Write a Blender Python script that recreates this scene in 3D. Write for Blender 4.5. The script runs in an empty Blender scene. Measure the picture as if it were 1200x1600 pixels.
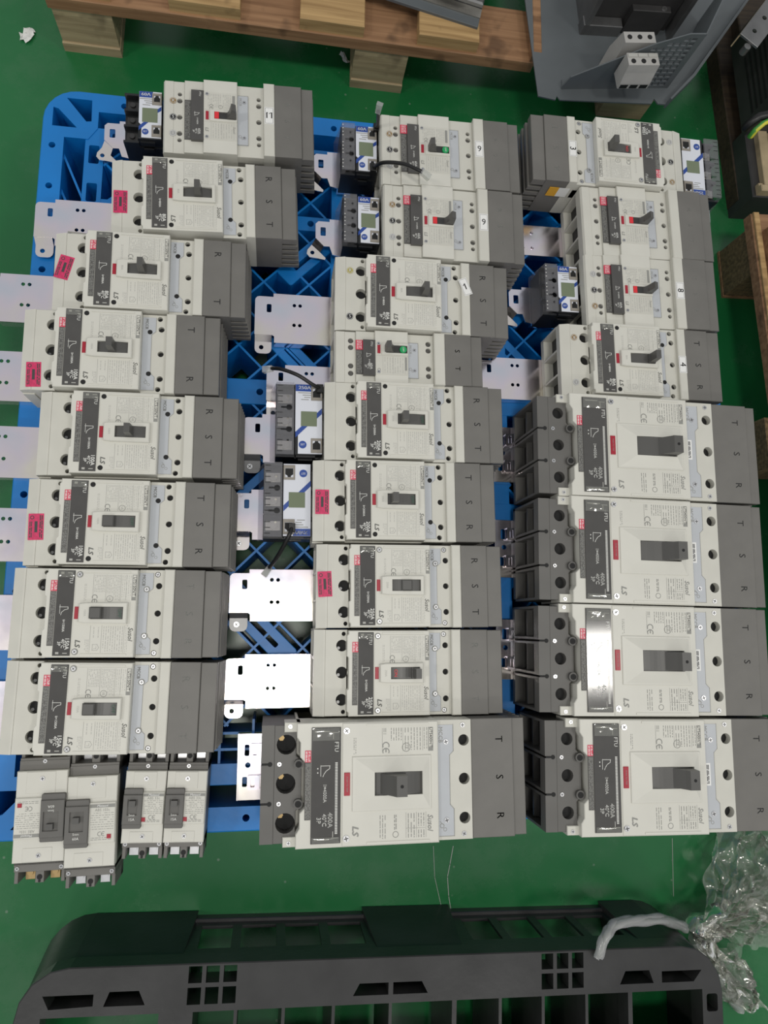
import bpy, math, random
from mathutils import Vector, Matrix
from mathutils.geometry import tessellate_polygon

scene = bpy.context.scene
COL = scene.collection
R = math.radians

# ------------------------------------------------------------------ camera
CAM_H = 1.111
cam_data = bpy.data.cameras.new('camera')
cam = bpy.data.objects.new('camera', cam_data)
COL.objects.link(cam)
cam_data.sensor_fit = 'VERTICAL'
cam_data.sensor_height = 36.0
cam_data.lens = 1111.59 * 36.0 / 1600.0
cam_data.clip_start = 0.02
cam_data.clip_end = 60
right = (0.9877526, -0.0241100, 0.1541543)
up = (-0.0000000, 0.9879892, 0.1545230)
back = (-0.1560283, -0.1526305, 0.9758889)
cam.matrix_world = Matrix(((right[0], up[0], back[0], 0.0),
                           (right[1], up[1], back[1], 0.0),
                           (right[2], up[2], back[2], CAM_H),
                           (0, 0, 0, 1)))
scene.camera = cam

# ------------------------------------------------------------------ world, lamps, exposure
world = bpy.data.worlds.new('hall_ambient')
scene.world = world
world.use_nodes = True
wb = world.node_tree.nodes['Background']
wb.inputs[0].default_value = (0.96, 0.98, 1.0, 1)
wb.inputs[1].default_value = 0.45

def area_lamp(name, x, y, z, sx, sy, power, col=(1.0, 0.97, 0.91)):
    l = bpy.data.lights.new(name, 'AREA')
    l.shape = 'RECTANGLE'
    l.size = sx
    l.size_y = sy
    l.energy = power
    l.color = col
    o = bpy.data.objects.new(name, l)
    COL.objects.link(o)
    o.location = (x, y, z)
    return o
for lx, ly, pw in ((0.0, -0.29, 20), (1.78, -0.24, 16), (-2.15, -0.28, 23),
                   (-1.2, -3.0, 17), (1.2, -3.0, 14)):
    area_lamp('high_bay_lamp', lx, ly, 3.3, 0.44, 0.30, pw)

vs = scene.view_settings
vs.view_transform = 'Standard'
vs.look = 'None'
vs.exposure = 0.0
vs.gamma = 1.0
vs.use_curve_mapping = False

# ------------------------------------------------------------------ materials
MATS = {}
def mat(name, col, rough=0.5, metal=0.0, var=0.0, scale=40.0, bump=0.0, bscale=400.0, spec=0.5, col2=None, stretch=None):
    if name in MATS:
        return MATS[name]
    m = bpy.data.materials.new(name)
    m.use_nodes = True
    nt = m.node_tree
    b = nt.nodes['Principled BSDF']
    b.inputs['Base Color'].default_value = (*col, 1)
    b.inputs['Roughness'].default_value = rough
    b.inputs['Metallic'].default_value = metal
    b.inputs['Specular IOR Level'].default_value = spec
    tc = nt.nodes.new('ShaderNodeTexCoord')
    src = tc.outputs['Object']
    if stretch:
        mp = nt.nodes.new('ShaderNodeMapping')
        mp.inputs['Scale'].default_value = stretch
        nt.links.new(src, mp.inputs['Vector'])
        src = mp.outputs['Vector']
    if var > 0 or col2:
        n = nt.nodes.new('ShaderNodeTexNoise')
        n.inputs['Scale'].default_value = scale
        n.inputs['Detail'].default_value = 5
        nt.links.new(src, n.inputs['Vector'])
        r = nt.nodes.new('ShaderNodeValToRGB')
        r.color_ramp.elements[0].position = 0.33
        r.color_ramp.elements[1].position = 0.68
        c2 = col2 if col2 else tuple(min(1, c * (1 + var)) for c in col)
        c1 = col if col2 else tuple(c * (1 - var) for c in col)
        r.color_ramp.elements[0].color = (*c1, 1)
        r.color_ramp.elements[1].color = (*c2, 1)
        nt.links.new(n.outputs['Fac'], r.inputs['Fac'])
        nt.links.new(r.outputs['Color'], b.inputs['Base Color'])
    if bump > 0:
        n2 = nt.nodes.new('ShaderNodeTexNoise')
        n2.inputs['Scale'].default_value = bscale
        n2.inputs['Detail'].default_value = 3
        nt.links.new(src, n2.inputs['Vector'])
        bp = nt.nodes.new('ShaderNodeBump')
        bp.inputs['Strength'].default_value = bump
        bp.inputs['Distance'].default_value = 0.001
        nt.links.new(n2.outputs['Fac'], bp.inputs['Height'])
        nt.links.new(bp.outputs['Normal'], b.inputs['Normal'])
    MATS[name] = m
    return m

mat('beige_plastic', (0.585, 0.575, 0.515), 0.42, var=0.035, scale=30, bump=0.06, bscale=900)
mat('beige_cover', (0.625, 0.615, 0.555), 0.40, var=0.03, scale=25, bump=0.06, bscale=900)
mat('grey_plastic', (0.150, 0.144, 0.132), 0.5, var=0.06, scale=30, bump=0.1, bscale=900)
mat('grey_block', (0.115, 0.111, 0.103), 0.5, var=0.06, scale=30)
mat('dark_grey_plastic', (0.095, 0.092, 0.086), 0.48, var=0.08, scale=40)
mat('recess_shade', (0.035, 0.035, 0.034), 0.6)  # shade in pockets and handle openings, given as a dark colour
mat('hole_black', (0.006, 0.006, 0.006), 0.7)  # black carries the shade inside holes and slots; black stickers use it too
mat('trip_panel', (0.075, 0.072, 0.068), 0.09, var=0.05, scale=60, spec=0.6)
mat('handle_grey', (0.085, 0.083, 0.078), 0.38)
mat('print_grey', (0.27, 0.27, 0.25), 0.6)
mat('print_light', (0.42, 0.415, 0.385), 0.6)
mat('print_dark', (0.05, 0.05, 0.05), 0.6)
mat('print_white', (0.72, 0.72, 0.68), 0.55)
mat('residue', (0.075, 0.17, 0.09), 0.5, var=0.4, scale=150)
mat('print_faint', (0.30, 0.30, 0.28), 0.55)
mat('bluegrey_plate', (0.47, 0.49, 0.515), 0.32, var=0.03)
mat('red_button', (0.36, 0.012, 0.03), 0.35)
mat('red_label', (0.62, 0.045, 0.09), 0.45, var=0.1, scale=300)
mat('magenta_seal', (0.60, 0.03, 0.12), 0.5, var=0.18, scale=220)
mat('white_sticker', (0.80, 0.80, 0.78), 0.5)
mat('screw_steel', (0.72, 0.72, 0.73), 0.28, metal=1.0)
mat('terminal_metal', (0.50, 0.48, 0.43), 0.42, metal=1.0)
mat('brass', (0.36, 0.26, 0.13), 0.45, metal=1.0)
mat('green_flag', (0.01, 0.33, 0.10), 0.4)
mat('green_dark', (0.03, 0.10, 0.06), 0.4)
mat('red_flag', (0.70, 0.03, 0.04), 0.4)
mat('brown_ring', (0.24, 0.15, 0.05), 0.5)
mat('olive_ring', (0.36, 0.31, 0.06), 0.5)
mat('grey_ring', (0.36, 0.36, 0.35), 0.5)
mat('blue_plastic', (0.003, 0.185, 0.56), 0.38, var=0.10, scale=9, bump=0.12, bscale=120)
mat('black_plastic', (0.030, 0.030, 0.030), 0.34, var=0.25, scale=14, bump=0.25, bscale=90)
mat('meter_black', (0.012, 0.013, 0.015), 0.35)
mat('meter_white', (0.68, 0.70, 0.76), 0.35)
mat('meter_blue', (0.02, 0.065, 0.30), 0.4)
mat('lcd_green', (0.17, 0.205, 0.13), 0.2)
mat('jack_beige', (0.27, 0.245, 0.21), 0.45)
mat('cable_black', (0.010, 0.010, 0.010), 0.38)
mat('sheet_grey', (0.105, 0.118, 0.125), 0.45, var=0.10, scale=12)  # grey made darker to carry the shade at the top right
mat('steel_dark', (0.20, 0.20, 0.20), 0.35, metal=0.7, var=0.2, scale=20)
mat('equipment_dark', (0.035, 0.034, 0.034), 0.5, var=0.2, scale=20)
mat('block_grey', (0.40, 0.39, 0.37), 0.5, var=0.05)
mat('wire_yellow', (0.62, 0.58, 0.05), 0.4)
mat('wire_green', (0.05, 0.25, 0.04), 0.4)
mat('paper_white', (0.75, 0.75, 0.72), 0.7)
mat('orange_label', (0.70, 0.36, 0.02), 0.5)
mat('carton_tan', (0.42, 0.33, 0.20), 0.6, var=0.15, scale=30)

def wood(name, a, b):
    m = bpy.data.materials.new(name)
    m.use_nodes = True
    nt = m.node_tree
    bs = nt.nodes['Principled BSDF']
    bs.inputs['Roughness'].default_value = 0.7
    tc = nt.nodes.new('ShaderNodeTexCoord')
    mp = nt.nodes.new('ShaderNodeMapping')
    mp.inputs['Scale'].default_value = (3.0, 60.0, 60.0)
    nt.links.new(tc.outputs['Object'], mp.inputs['Vector'])
    n = nt.nodes.new('ShaderNodeTexNoise')
    n.inputs['Scale'].default_value = 2.0
    n.inputs['Detail'].default_value = 8
    n.inputs['Distortion'].default_value = 0.6
    nt.links.new(mp.outputs['Vector'], n.inputs['Vector'])
    r = nt.nodes.new('ShaderNodeValToRGB')
    r.color_ramp.elements[0].position = 0.3
    r.color_ramp.elements[1].position = 0.7
    r.color_ramp.elements[0].color = (*a, 1)
    r.color_ramp.elements[1].color = (*b, 1)
    nt.links.new(n.outputs['Fac'], r.inputs['Fac'])
    n2 = nt.nodes.new('ShaderNodeTexNoise')
    n2.inputs['Scale'].default_value = 22.0
    nt.links.new(tc.outputs['Object'], n2.inputs['Vector'])
    r2 = nt.nodes.new('ShaderNodeValToRGB')
    r2.color_ramp.elements[0].position = 0.30
    r2.color_ramp.elements[1].position = 0.42
    r2.color_ramp.elements[0].color = (0.30, 0.28, 0.26, 1)
    r2.color_ramp.elements[1].color = (1, 1, 1, 1)
    nt.links.new(n2.outputs['Fac'], r2.inputs['Fac'])
    mx = nt.nodes.new('ShaderNodeMix')
    mx.data_type = 'RGBA'
    mx.blend_type = 'MULTIPLY'
    mx.inputs[0].default_value = 0.7
    nt.links.new(r.outputs['Color'], mx.inputs[6])
    nt.links.new(r2.outputs['Color'], mx.inputs[7])
    nt.links.new(mx.outputs[2], bs.inputs['Base Color'])
    bp = nt.nodes.new('ShaderNodeBump')
    bp.inputs['Strength'].default_value = 0.5
    bp.inputs['Distance'].default_value = 0.001
    nt.links.new(n.outputs['Fac'], bp.inputs['Height'])
    nt.links.new(bp.outputs['Normal'], bs.inputs['Normal'])
    MATS[name] = m
wood('wood_brown', (0.20, 0.10, 0.045), (0.36, 0.20, 0.10))
wood('wood_shaded', (0.020, 0.013, 0.007), (0.055, 0.036, 0.018))  # shade over the right-hand beam is put into this wood colour
wood('wood_tan', (0.30, 0.18, 0.07), (0.52, 0.34, 0.15))
wood('wood_pale', (0.27, 0.20, 0.11), (0.46, 0.36, 0.21))
mat('chipboard', (0.10, 0.065, 0.028), 0.85, col2=(0.25, 0.16, 0.07), scale=160, bump=0.6, bscale=300)

def zinc():
    m = bpy.data.materials.new('zinc_plate')
    m.use_nodes = True
    nt = m.node_tree
    b = nt.nodes['Principled BSDF']
    b.inputs['Metallic'].default_value = 1.0
    tc = nt.nodes.new('ShaderNodeTexCoord')
    n = nt.nodes.new('ShaderNodeTexNoise')
    n.inputs['Scale'].default_value = 14
    n.inputs['Detail'].default_value = 2
    nt.links.new(tc.outputs['Object'], n.inputs['Vector'])
    r = nt.nodes.new('ShaderNodeValToRGB')
    e = r.color_ramp.elements
    e[0].position = 0.30
    e[0].color = (0.80, 0.86, 0.96, 1)
    e[1].position = 0.72
    e[1].color = (0.97, 0.91, 0.80, 1)
    k = e.new(0.5)
    k.color = (0.95, 0.86, 0.94, 1)
    nt.links.new(n.outputs['Fac'], r.inputs['Fac'])
    nt.links.new(r.outputs['Color'], b.inputs['Base Color'])
    n2 = nt.nodes.new('ShaderNodeTexNoise')
    n2.inputs['Scale'].default_value = 30
    n2.inputs['Detail'].default_value = 6
    nt.links.new(tc.outputs['Object'], n2.inputs['Vector'])
    mr = nt.nodes.new('ShaderNodeMapRange')
    mr.inputs['To Min'].default_value = 0.12
    mr.inputs['To Max'].default_value = 0.24
    nt.links.new(n2.outputs['Fac'], mr.inputs['Value'])
    nt.links.new(mr.outputs['Result'], b.inputs['Roughness'])
    MATS['zinc_plate'] = m
zinc()

def clear(name, tint, rough, alpha):
    """thin clear plastic: mostly see-through, with a glossy skin"""
    m = bpy.data.materials.new(name)
    m.use_nodes = True
    nt = m.node_tree
    nt.nodes.clear()
    out = nt.nodes.new('ShaderNodeOutputMaterial')
    tr = nt.nodes.new('ShaderNodeBsdfTransparent')
    tr.inputs[0].default_value = (*tint, 1)
    pb = nt.nodes.new('ShaderNodeBsdfPrincipled')
    pb.inputs['Base Color'].default_value = (0.62, 0.62, 0.64, 1)
    pb.inputs['Roughness'].default_value = rough
    pb.inputs['Specular IOR Level'].default_value = 0.9
    mx = nt.nodes.new('ShaderNodeMixShader')
    mx.inputs[0].default_value = alpha
    nt.links.new(tr.outputs[0], mx.inputs[1])
    nt.links.new(pb.outputs[0], mx.inputs[2])
    nt.links.new(mx.outputs[0], out.inputs[0])
    MATS[name] = m
clear('clear_cover', (0.84, 0.84, 0.86), 0.10, 0.13)
def film_mat():
    m = bpy.data.materials.new('stretch_film')
    m.use_nodes = True
    nt = m.node_tree
    nt.nodes.clear()
    out = nt.nodes.new('ShaderNodeOutputMaterial')
    tr = nt.nodes.new('ShaderNodeBsdfTransparent')
    tr.inputs[0].default_value = (0.96, 0.97, 0.94, 1)
    gl = nt.nodes.new('ShaderNodeBsdfGlossy')
    gl.inputs['Roughness'].default_value = 0.10
    gl.inputs[0].default_value = (0.95, 0.95, 0.92, 1)
    df = nt.nodes.new('ShaderNodeBsdfDiffuse')
    df.inputs[0].default_value = (0.9, 0.89, 0.82, 1)
    fr = nt.nodes.new('ShaderNodeFresnel')
    fr.inputs[0].default_value = 1.5
    ad = nt.nodes.new('ShaderNodeMath')
    ad.operation = 'MULTIPLY_ADD'
    ad.inputs[1].default_value = 1.0
    ad.inputs[2].default_value = 0.05
    nt.links.new(fr.outputs[0], ad.inputs[0])
    m1 = nt.nodes.new('ShaderNodeMixShader')
    nt.links.new(ad.outputs[0], m1.inputs[0])
    nt.links.new(tr.outputs[0], m1.inputs[1])
    nt.links.new(gl.outputs[0], m1.inputs[2])
    m2 = nt.nodes.new('ShaderNodeMixShader')
    m2.inputs[0].default_value = 0.085
    nt.links.new(m1.outputs[0], m2.inputs[1])
    nt.links.new(df.outputs[0], m2.inputs[2])
    nt.links.new(m2.outputs[0], out.inputs[0])
    MATS['stretch_film'] = m
film_mat()
clear('film_rope', (0.88, 0.90, 0.85), 0.18, 0.36)

def floor_mat():
    m = bpy.data.materials.new('green_epoxy')
    m.use_nodes = True
    nt = m.node_tree
    b = nt.nodes['Principled BSDF']
    tc = nt.nodes.new('ShaderNodeTexCoord')
    n = nt.nodes.new('ShaderNodeTexNoise')
    n.inputs['Scale'].default_value = 3.0
    n.inputs['Detail'].default_value = 6
    nt.links.new(tc.outputs['Object'], n.inputs['Vector'])
    r = nt.nodes.new('ShaderNodeValToRGB')
    r.color_ramp.elements[0].position = 0.3
    r.color_ramp.elements[1].position = 0.75
    r.color_ramp.elements[0].color = (0.008, 0.112, 0.030, 1)
    r.color_ramp.elements[1].color = (0.014, 0.158, 0.046, 1)
    nt.links.new(n.outputs['Fac'], r.inputs['Fac'])
    # dusty film and fine specks
    n3 = nt.nodes.new('ShaderNodeTexNoise')
    n3.inputs['Scale'].default_value = 7.0
    n3.inputs['Detail'].default_value = 8
    n3.inputs['Roughness'].default_value = 0.7
    nt.links.new(tc.outputs['Object'], n3.inputs['Vector'])
    r3 = nt.nodes.new('ShaderNodeValToRGB')
    r3.color_ramp.elements[0].position = 0.50
    r3.color_ramp.elements[1].position = 0.80
    r3.color_ramp.elements[0].color = (0, 0, 0, 1)
    r3.color_ramp.elements[1].color = (0.25, 0.25, 0.25, 1)
    nt.links.new(n3.outputs['Fac'], r3.inputs['Fac'])
    mx = nt.nodes.new('ShaderNodeMix')
    mx.data_type = 'RGBA'
    nt.links.new(r3.outputs['Color'], mx.inputs[0])
    nt.links.new(r.outputs['Color'], mx.inputs[6])
    mx.inputs[7].default_value = (0.13, 0.20, 0.14, 1)
    v = nt.nodes.new('ShaderNodeTexVoronoi')
    v.inputs['Scale'].default_value = 26
    nt.links.new(tc.outputs['Object'], v.inputs['Vector'])
    r4 = nt.nodes.new('ShaderNodeValToRGB')
    r4.color_ramp.elements[0].position = 0.035
    r4.color_ramp.elements[1].position = 0.06
    r4.color_ramp.elements[0].color = (0.55, 0.55, 0.55, 1)
    r4.color_ramp.elements[1].color = (0, 0, 0, 1)
    nt.links.new(v.outputs['Distance'], r4.inputs['Fac'])
    mx2 = nt.nodes.new('ShaderNodeMix')
    mx2.data_type = 'RGBA'
    nt.links.new(r4.outputs['Color'], mx2.inputs[0])
    nt.links.new(mx.outputs[2], mx2.inputs[6])
    mx2.inputs[7].default_value = (0.20, 0.26, 0.20, 1)
    nt.links.new(mx2.outputs[2], b.inputs['Base Color'])
    b.inputs['Roughness'].default_value = 0.22
    mr = nt.nodes.new('ShaderNodeMapRange')
    mr.inputs['To Min'].default_value = 0.14
    mr.inputs['To Max'].default_value = 0.38
    nt.links.new(n3.outputs['Fac'], mr.inputs['Value'])
    nt.links.new(mr.outputs['Result'], b.inputs['Roughness'])
    bp = nt.nodes.new('ShaderNodeBump')
    bp.inputs['Strength'].default_value = 0.08
    bp.inputs['Distance'].default_value = 0.002
    nt.links.new(n3.outputs['Fac'], bp.inputs['Height'])
    nt.links.new(bp.outputs['Normal'], b.inputs['Normal'])
    MATS['green_epoxy'] = m
floor_mat()

# ------------------------------------------------------------------ mesh builder (all figures in millimetres)
TEXTS = {}
def text_mesh(s, shear=0.0):
    key = (s, shear)
    if key in TEXTS:
        return TEXTS[key]
    c = bpy.data.curves.new('lettering', 'FONT')
    c.body = s
    c.align_x = 'CENTER'
    c.align_y = 'CENTER'
    c.resolution_u = 2
    c.shear = shear
    o = bpy.data.objects.new('lettering', c)
    COL.objects.link(o)
    dg = bpy.context.evaluated_depsgraph_get()
    me = bpy.data.meshes.new_from_object(o.evaluated_get(dg))
    vs_ = [(v.co.x, v.co.y) for v in me.vertices]
    fs_ = [tuple(p.vertices) for p in me.polygons]
    bpy.data.objects.remove(o)
    bpy.data.curves.remove(c)
    bpy.data.meshes.remove(me)
    TEXTS[key] = (vs_, fs_)
    return TEXTS[key]

def circ(x, y, r, n=16):
    return [(x + r * math.cos(2 * math.pi * i / n), y + r * math.sin(2 * math.pi * i / n)) for i in range(n)]

def rect(x0, x1, y0, y1):
    return [(x0, y0), (x1, y0), (x1, y1), (x0, y1)]

def rrect(x0, x1, y0, y1, r, n=4):
    out = []
    for cx, cy, a0 in ((x1 - r, y0 + r, -90), (x1 - r, y1 - r, 0), (x0 + r, y1 - r, 90), (x0 + r, y0 + r, 180)):
        for i in range(n + 1):
            a = R(a0 + 90 * i / n)
            out.append((cx + r * math.cos(a), cy + r * math.sin(a)))
    return out

def area2(p):
    return sum(p[i][0] * p[(i + 1) % len(p)][1] - p[(i + 1) % len(p)][0] * p[i][1] for i in range(len(p)))

def inset(p, d):
    n = len(p)
    out = []
    for i in range(n):
        a, b, c = Vector(p[i - 1]), Vector(p[i]), Vector(p[(i + 1) % n])
        u = (b - a).normalized()
        w = (c - b).normalized()
        nu = Vector((-u.y, u.x))
        nw = Vector((-w.y, w.x))
        m = nu + nw
        k = m.dot(nu)
        if abs(k) < 0.2:
            k = 0.2
        q = b + m * (d / k)
        out.append((q.x, q.y))
    return out

class MB:
    def __init__(s):
        s.v = []
        s.f = []
        s.sm = []
    def add(s, vs_, fs_, smooth=False):
        o = len(s.v)
        s.v += [tuple(v) for v in vs_]
        s.f += [tuple(i + o for i in f) for f in fs_]
        s.sm += [smooth] * len(fs_)
        return s
    def prism(s, poly, z0, z1, holes=(), ch=0.0, floor=None):
        if area2(poly) < 0:
            poly = poly[::-1]
        loops = [poly] + [h if area2(h) < 0 else h[::-1] for h in holes]
        top = [inset(poly, ch) if ch else poly] + loops[1:]
        flat = [p for l in loops for p in l]
        tflat = [p for l in top for p in l]
        n = len(flat)
        if len(loops) == 1 and len(poly) <= 4:
            tris = [tuple(range(len(poly)))]
        else:
            tris = []
            for t in tessellate_polygon([[Vector((x, y, 0)) for x, y in l] for l in top]):
                a, b, c = [tflat[i] for i in t]
                cr = (b[0] - a[0]) * (c[1] - a[1]) - (b[1] - a[1]) * (c[0] - a[0])
                tris.append(tuple(t) if cr > 0 else tuple(t[::-1]))
        vs_ = [(x, y, z0) for x, y in flat] + [(x, y, z1 - ch) for x, y in flat] + [(x, y, z1) for x, y in tflat]
        fs_ = [tuple(i + 2 * n for i in t) for t in tris] + [tuple(i for i in t[::-1]) for t in tris]
        k = 0
        for li, l in enumerate(loops):
            m = len(l)
            for i in range(m):
                a, b = k + i, k + (i + 1) % m
                fs_.append((a, b, b + n, a + n))
                if ch and li == 0:
                    fs_.append((a + n, b + n, b + 2 * n, a + 2 * n))
                else:
                    if ch:
                        fs_.append((a + n, b + n, b + 2 * n, a + 2 * n))
                    else:
                        fs_[-1] = (a, b, b + 2 * n, a + 2 * n)
            k += m
        return s.add(vs_, fs_)
    def box(s, x0, x1, y0, y1, z0, z1, ch=0.0):
        return s.prism(rect(min(x0, x1), max(x0, x1), min(y0, y1), max(y0, y1)), z0, z1, ch=ch)
    def obox(s, cx, cy, lx, ly, z0, z1, ang, ch=0.0):
        c, q = math.cos(R(ang)), math.sin(R(ang))
        p = [(cx + x * c - y * q, cy + x * q + y * c) for x, y in rect(-lx / 2, lx / 2, -ly / 2, ly / 2)]
        return s.prism(p, z0, z1, ch=ch)
    def cyl(s, x, y, z0, z1, r, n=14, r1=None):
        r1 = r if r1 is None else r1
        a = circ(x, y, r, n)
        b = circ(x, y, r1, n)
        vs_ = [(p[0], p[1], z0) for p in a] + [(p[0], p[1], z1) for p in b]
        s.add(vs_, [(i, (i + 1) % n, (i + 1) % n + n, i + n) for i in range(n)], True)
        return s.add([(p[0], p[1], z1) for p in b] + [(p[0], p[1], z0) for p in a],
                     [tuple(range(n)), tuple(range(2 * n - 1, n - 1, -1))])
    def prof(s, pts, y0, y1):
        """profile in x-z (counter-clockwise seen from -y) extruded along y"""
        n = len(pts)
        vs_ = [(x, y0, z) for x, z in pts] + [(x, y1, z) for x, z in pts]
        tris = []
        for t in tessellate_polygon([[Vector((x, z, 0)) for x, z in pts]]):
            a, b, c = [pts[i] for i in t]
            cr = (b[0] - a[0]) * (c[1] - a[1]) - (b[1] - a[1]) * (c[0] - a[0])
            tris.append(tuple(t) if cr > 0 else tuple(t[::-1]))
        sg = area2(pts) > 0
        fs_ = list(tris) + [tuple(i + n for i in t[::-1]) for t in tris]
        for i in range(n):
            j = (i + 1) % n
            q = (i, j, j + n, i + n)
            fs_.append(q[::-1] if sg else q)
        return s.add(vs_, fs_)
    def tube(s, pts, r, n=8, close=True):
        P = [Vector(p) for p in pts]
        rings = []
        for i, p in enumerate(P):
            t = (P[min(i + 1, len(P) - 1)] - P[max(i - 1, 0)]).normalized()
            a = t.cross(Vector((0, 0, 1)))
            if a.length < 1e-3:
                a = Vector((1, 0, 0))
            a.normalize()
            b = t.cross(a)
            rr = r[i] if isinstance(r, (list, tuple)) else r
            rings.append([p + (a * math.cos(2 * math.pi * k / n) + b * math.sin(2 * math.pi * k / n)) * rr for k in range(n)])
        vs_ = [q for g in rings for q in g]
        fs_ = []
        for i in range(len(P) - 1):
            for k in range(n):
                k2 = (k + 1) % n
                fs_.append((i * n + k, (i + 1) * n + k, (i + 1) * n + k2, i * n + k2))
        s.add(vs_, fs_, True)
        if close:
            s.add(rings[0], [tuple(range(n))])
            s.add(rings[-1], [tuple(range(n - 1, -1, -1))])
        return s
    def text(s, t, x, y, z, size, rot=-90, shear=0.0, bold=1.0, sx=1.0):
        if bold > 1:
            o_ = 0.022 * size * (bold - 1)
            for dx, dy in ((o_, 0), (-o_, 0), (0, o_), (0, -o_)):
                s.text(t, x + dx, y + dy, z, size, rot, shear, 1.0, sx)
        vs_, fs_ = text_mesh(t, shear)
        c, q = math.cos(R(rot)), math.sin(R(rot))
        k = size
        return s.add([(x + (a * sx * c - b * q) * k, y + (a * sx * q + b * c) * k, z) for a, b in vs_], fs_)
    def quad(s, x0, x1, y0, y1, z):
        return s.add([(x0, y0, z), (x1, y0, z), (x1, y1, z), (x0, y1, z)], [(0, 1, 2, 3)])
    def line(s, pts, w, z):
        for (xa, ya), (xb, yb) in zip(pts, pts[1:]):
            d = Vector((xb - xa, yb - ya))
            if d.length < 1e-6:
                continue
            d.normalize()
            nx, ny = -d.y * w / 2, d.x * w / 2
            ex, ey = d.x * w / 2, d.y * w / 2
            s.add([(xa - ex - nx, ya - ey - ny, z), (xb + ex - nx, yb + ey - ny, z), (xb + ex + nx, yb + ey + ny, z), (xa - ex + nx, ya - ey + ny, z)], [(0, 1, 2, 3)])
        return s
    def ring(s, x, y, r0, r1, z, n=20, a0=0, a1=360):
        k = n
        vs_ = []
        for i in range(k + 1):
            a = R(a0 + (a1 - a0) * i / k)
            vs_ += [(x + r0 * math.cos(a), y + r0 * math.sin(a), z), (x + r1 * math.cos(a), y + r1 * math.sin(a), z)]
        return s.add(vs_, [(2 * i, 2 * i + 1, 2 * i + 3, 2 * i + 2) for i in range(k)])
    def dashes(s, x0, x1, y0, y1, z, rows, seed, h=0.55, words=True, axis='y'):
        """lines of print too small to read; rows stacked along x, running along -y"""
        rnd = random.Random(seed)
        for i in range(rows):
            c = x0 + (x1 - x0) * (i + 0.5) / rows
            p = y1
            while p > y0:
                l = rnd.uniform(1.2, 4.2) * (h / 0.6)
                e = max(y0, p - l)
                if axis == 'y':
                    s.quad(c - h / 2, c + h / 2, e, p, z)
                else:
                    s.quad(e, p, c - h / 2, c + h / 2, z)
                p = e - rnd.uniform(0.5, 1.3)
                if words and rnd.random() < 0.10:
                    p -= 3
        return s
    def ce(s, x, y, z, k, rot=-90):
        """the CE mark drawn with arcs"""
        t = MB()
        t.ring(0, 0, 0.72, 1.0, 0, 12, 60, 300)
        t.ring(1.55, 0, 0.72, 1.0, 0, 12, 60, 300)
        t.quad(0.75, 1.75, -0.16, 0.16, 0)
        c, q = math.cos(R(rot)), math.sin(R(rot))
        return s.add([(x + (a * c - b * q) * k, y + (a * q + b * c) * k, z) for a, b, _ in t.v], t.f)
    def mesh(s, name, m):
        me = bpy.data.meshes.new(name)
        me.from_pydata([(x * 0.001, y * 0.001, z * 0.001) for x, y, z in s.v], [], s.f)
        me.polygons.foreach_set('use_smooth', s.sm)
        me.materials.append(MATS[m])
        me.update()
        return me

CACHE = {}
# print and moulded marks too fine to pick apart
FINE = {'rating_print', 'cover_marks', 'strip_print', 'label_print', 'panel_print', 'plate_print', 'sticker_print', 'face_print', 'moulded_marks', 'type_letters', 'type_text', 'maker_text', 'rating_text', 'sticker_number', 'sticker_letter', 'frame_mark', 'flag_text', 'button_print', 'logo_text', 'stamped_text', 'position_flag', 'screw_slot', 'blue_stripe'}
def part(parent, name, key, fn, m, loc=None, rz=0.0, label=None):
    """one part: a mesh (shared between alike parts) under its parent"""
    k = (name, key, m)
    if k not in CACHE:
        b = MB()
        fn(b)
        CACHE[k] = b.mesh(name, m)
    o = bpy.data.objects.new(name, CACHE[k])
    COL.objects.link(o)
    o.parent = parent
    if loc:
        o.location = (loc[0] * 0.001, loc[1] * 0.001, loc[2] * 0.001)
    o.rotation_euler.z = R(rz)
    if label:
        o['label'] = label
    if name in FINE:
        o['kind'] = 'stuff'
    return o

def tag(o, label, cat, group=None, kind=None):
    o['label'] = label
    o['category'] = cat
    if group:
        o['group'] = group
    if kind:
        o['kind'] = kind
    return o

def thing(name, label, cat, x, y, z, rz=0.0, group=None):
    o = bpy.data.objects.new(name, None)
    o.empty_display_size = 0.02
    COL.objects.link(o)
    o.location = (x * 0.001, y * 0.001, z * 0.001)
    o.rotation_euler.z = R(rz)
    return tag(o, label, cat, group)

def solo(name, label, cat, b, m, x=0, y=0, z=0, rz=0.0, group=None, kind=None):
    o = bpy.data.objects.new(name, b.mesh(name, m))
    COL.objects.link(o)
    o.location = (x * 0.001, y * 0.001, z * 0.001)
    o.rotation_euler.z = R(rz)
    if kind == 'structure':
        o['kind'] = kind
        o['label'] = label
        return o
    return tag(o, label, cat, group, kind)

def screw_fn(r):
    def fn(b):
        b.cyl(0, 0, -0.5, 1.1, r, 14, r * 0.85)
    return fn
def screw(parent, x, y, z, r=3.0, m='screw_steel', rot=20):
    o = part(parent, 'screw', r, screw_fn(r), m, (x, y, z), rot)
    part(o, 'screw_slot', r, lambda b: (b.quad(-r * .62, r * .62, -r * .12, r * .12, 1.16), b.quad(-r * .12, r * .12, -r * .62, r * .62, 1.17)), 'print_dark')
    return o
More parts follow.
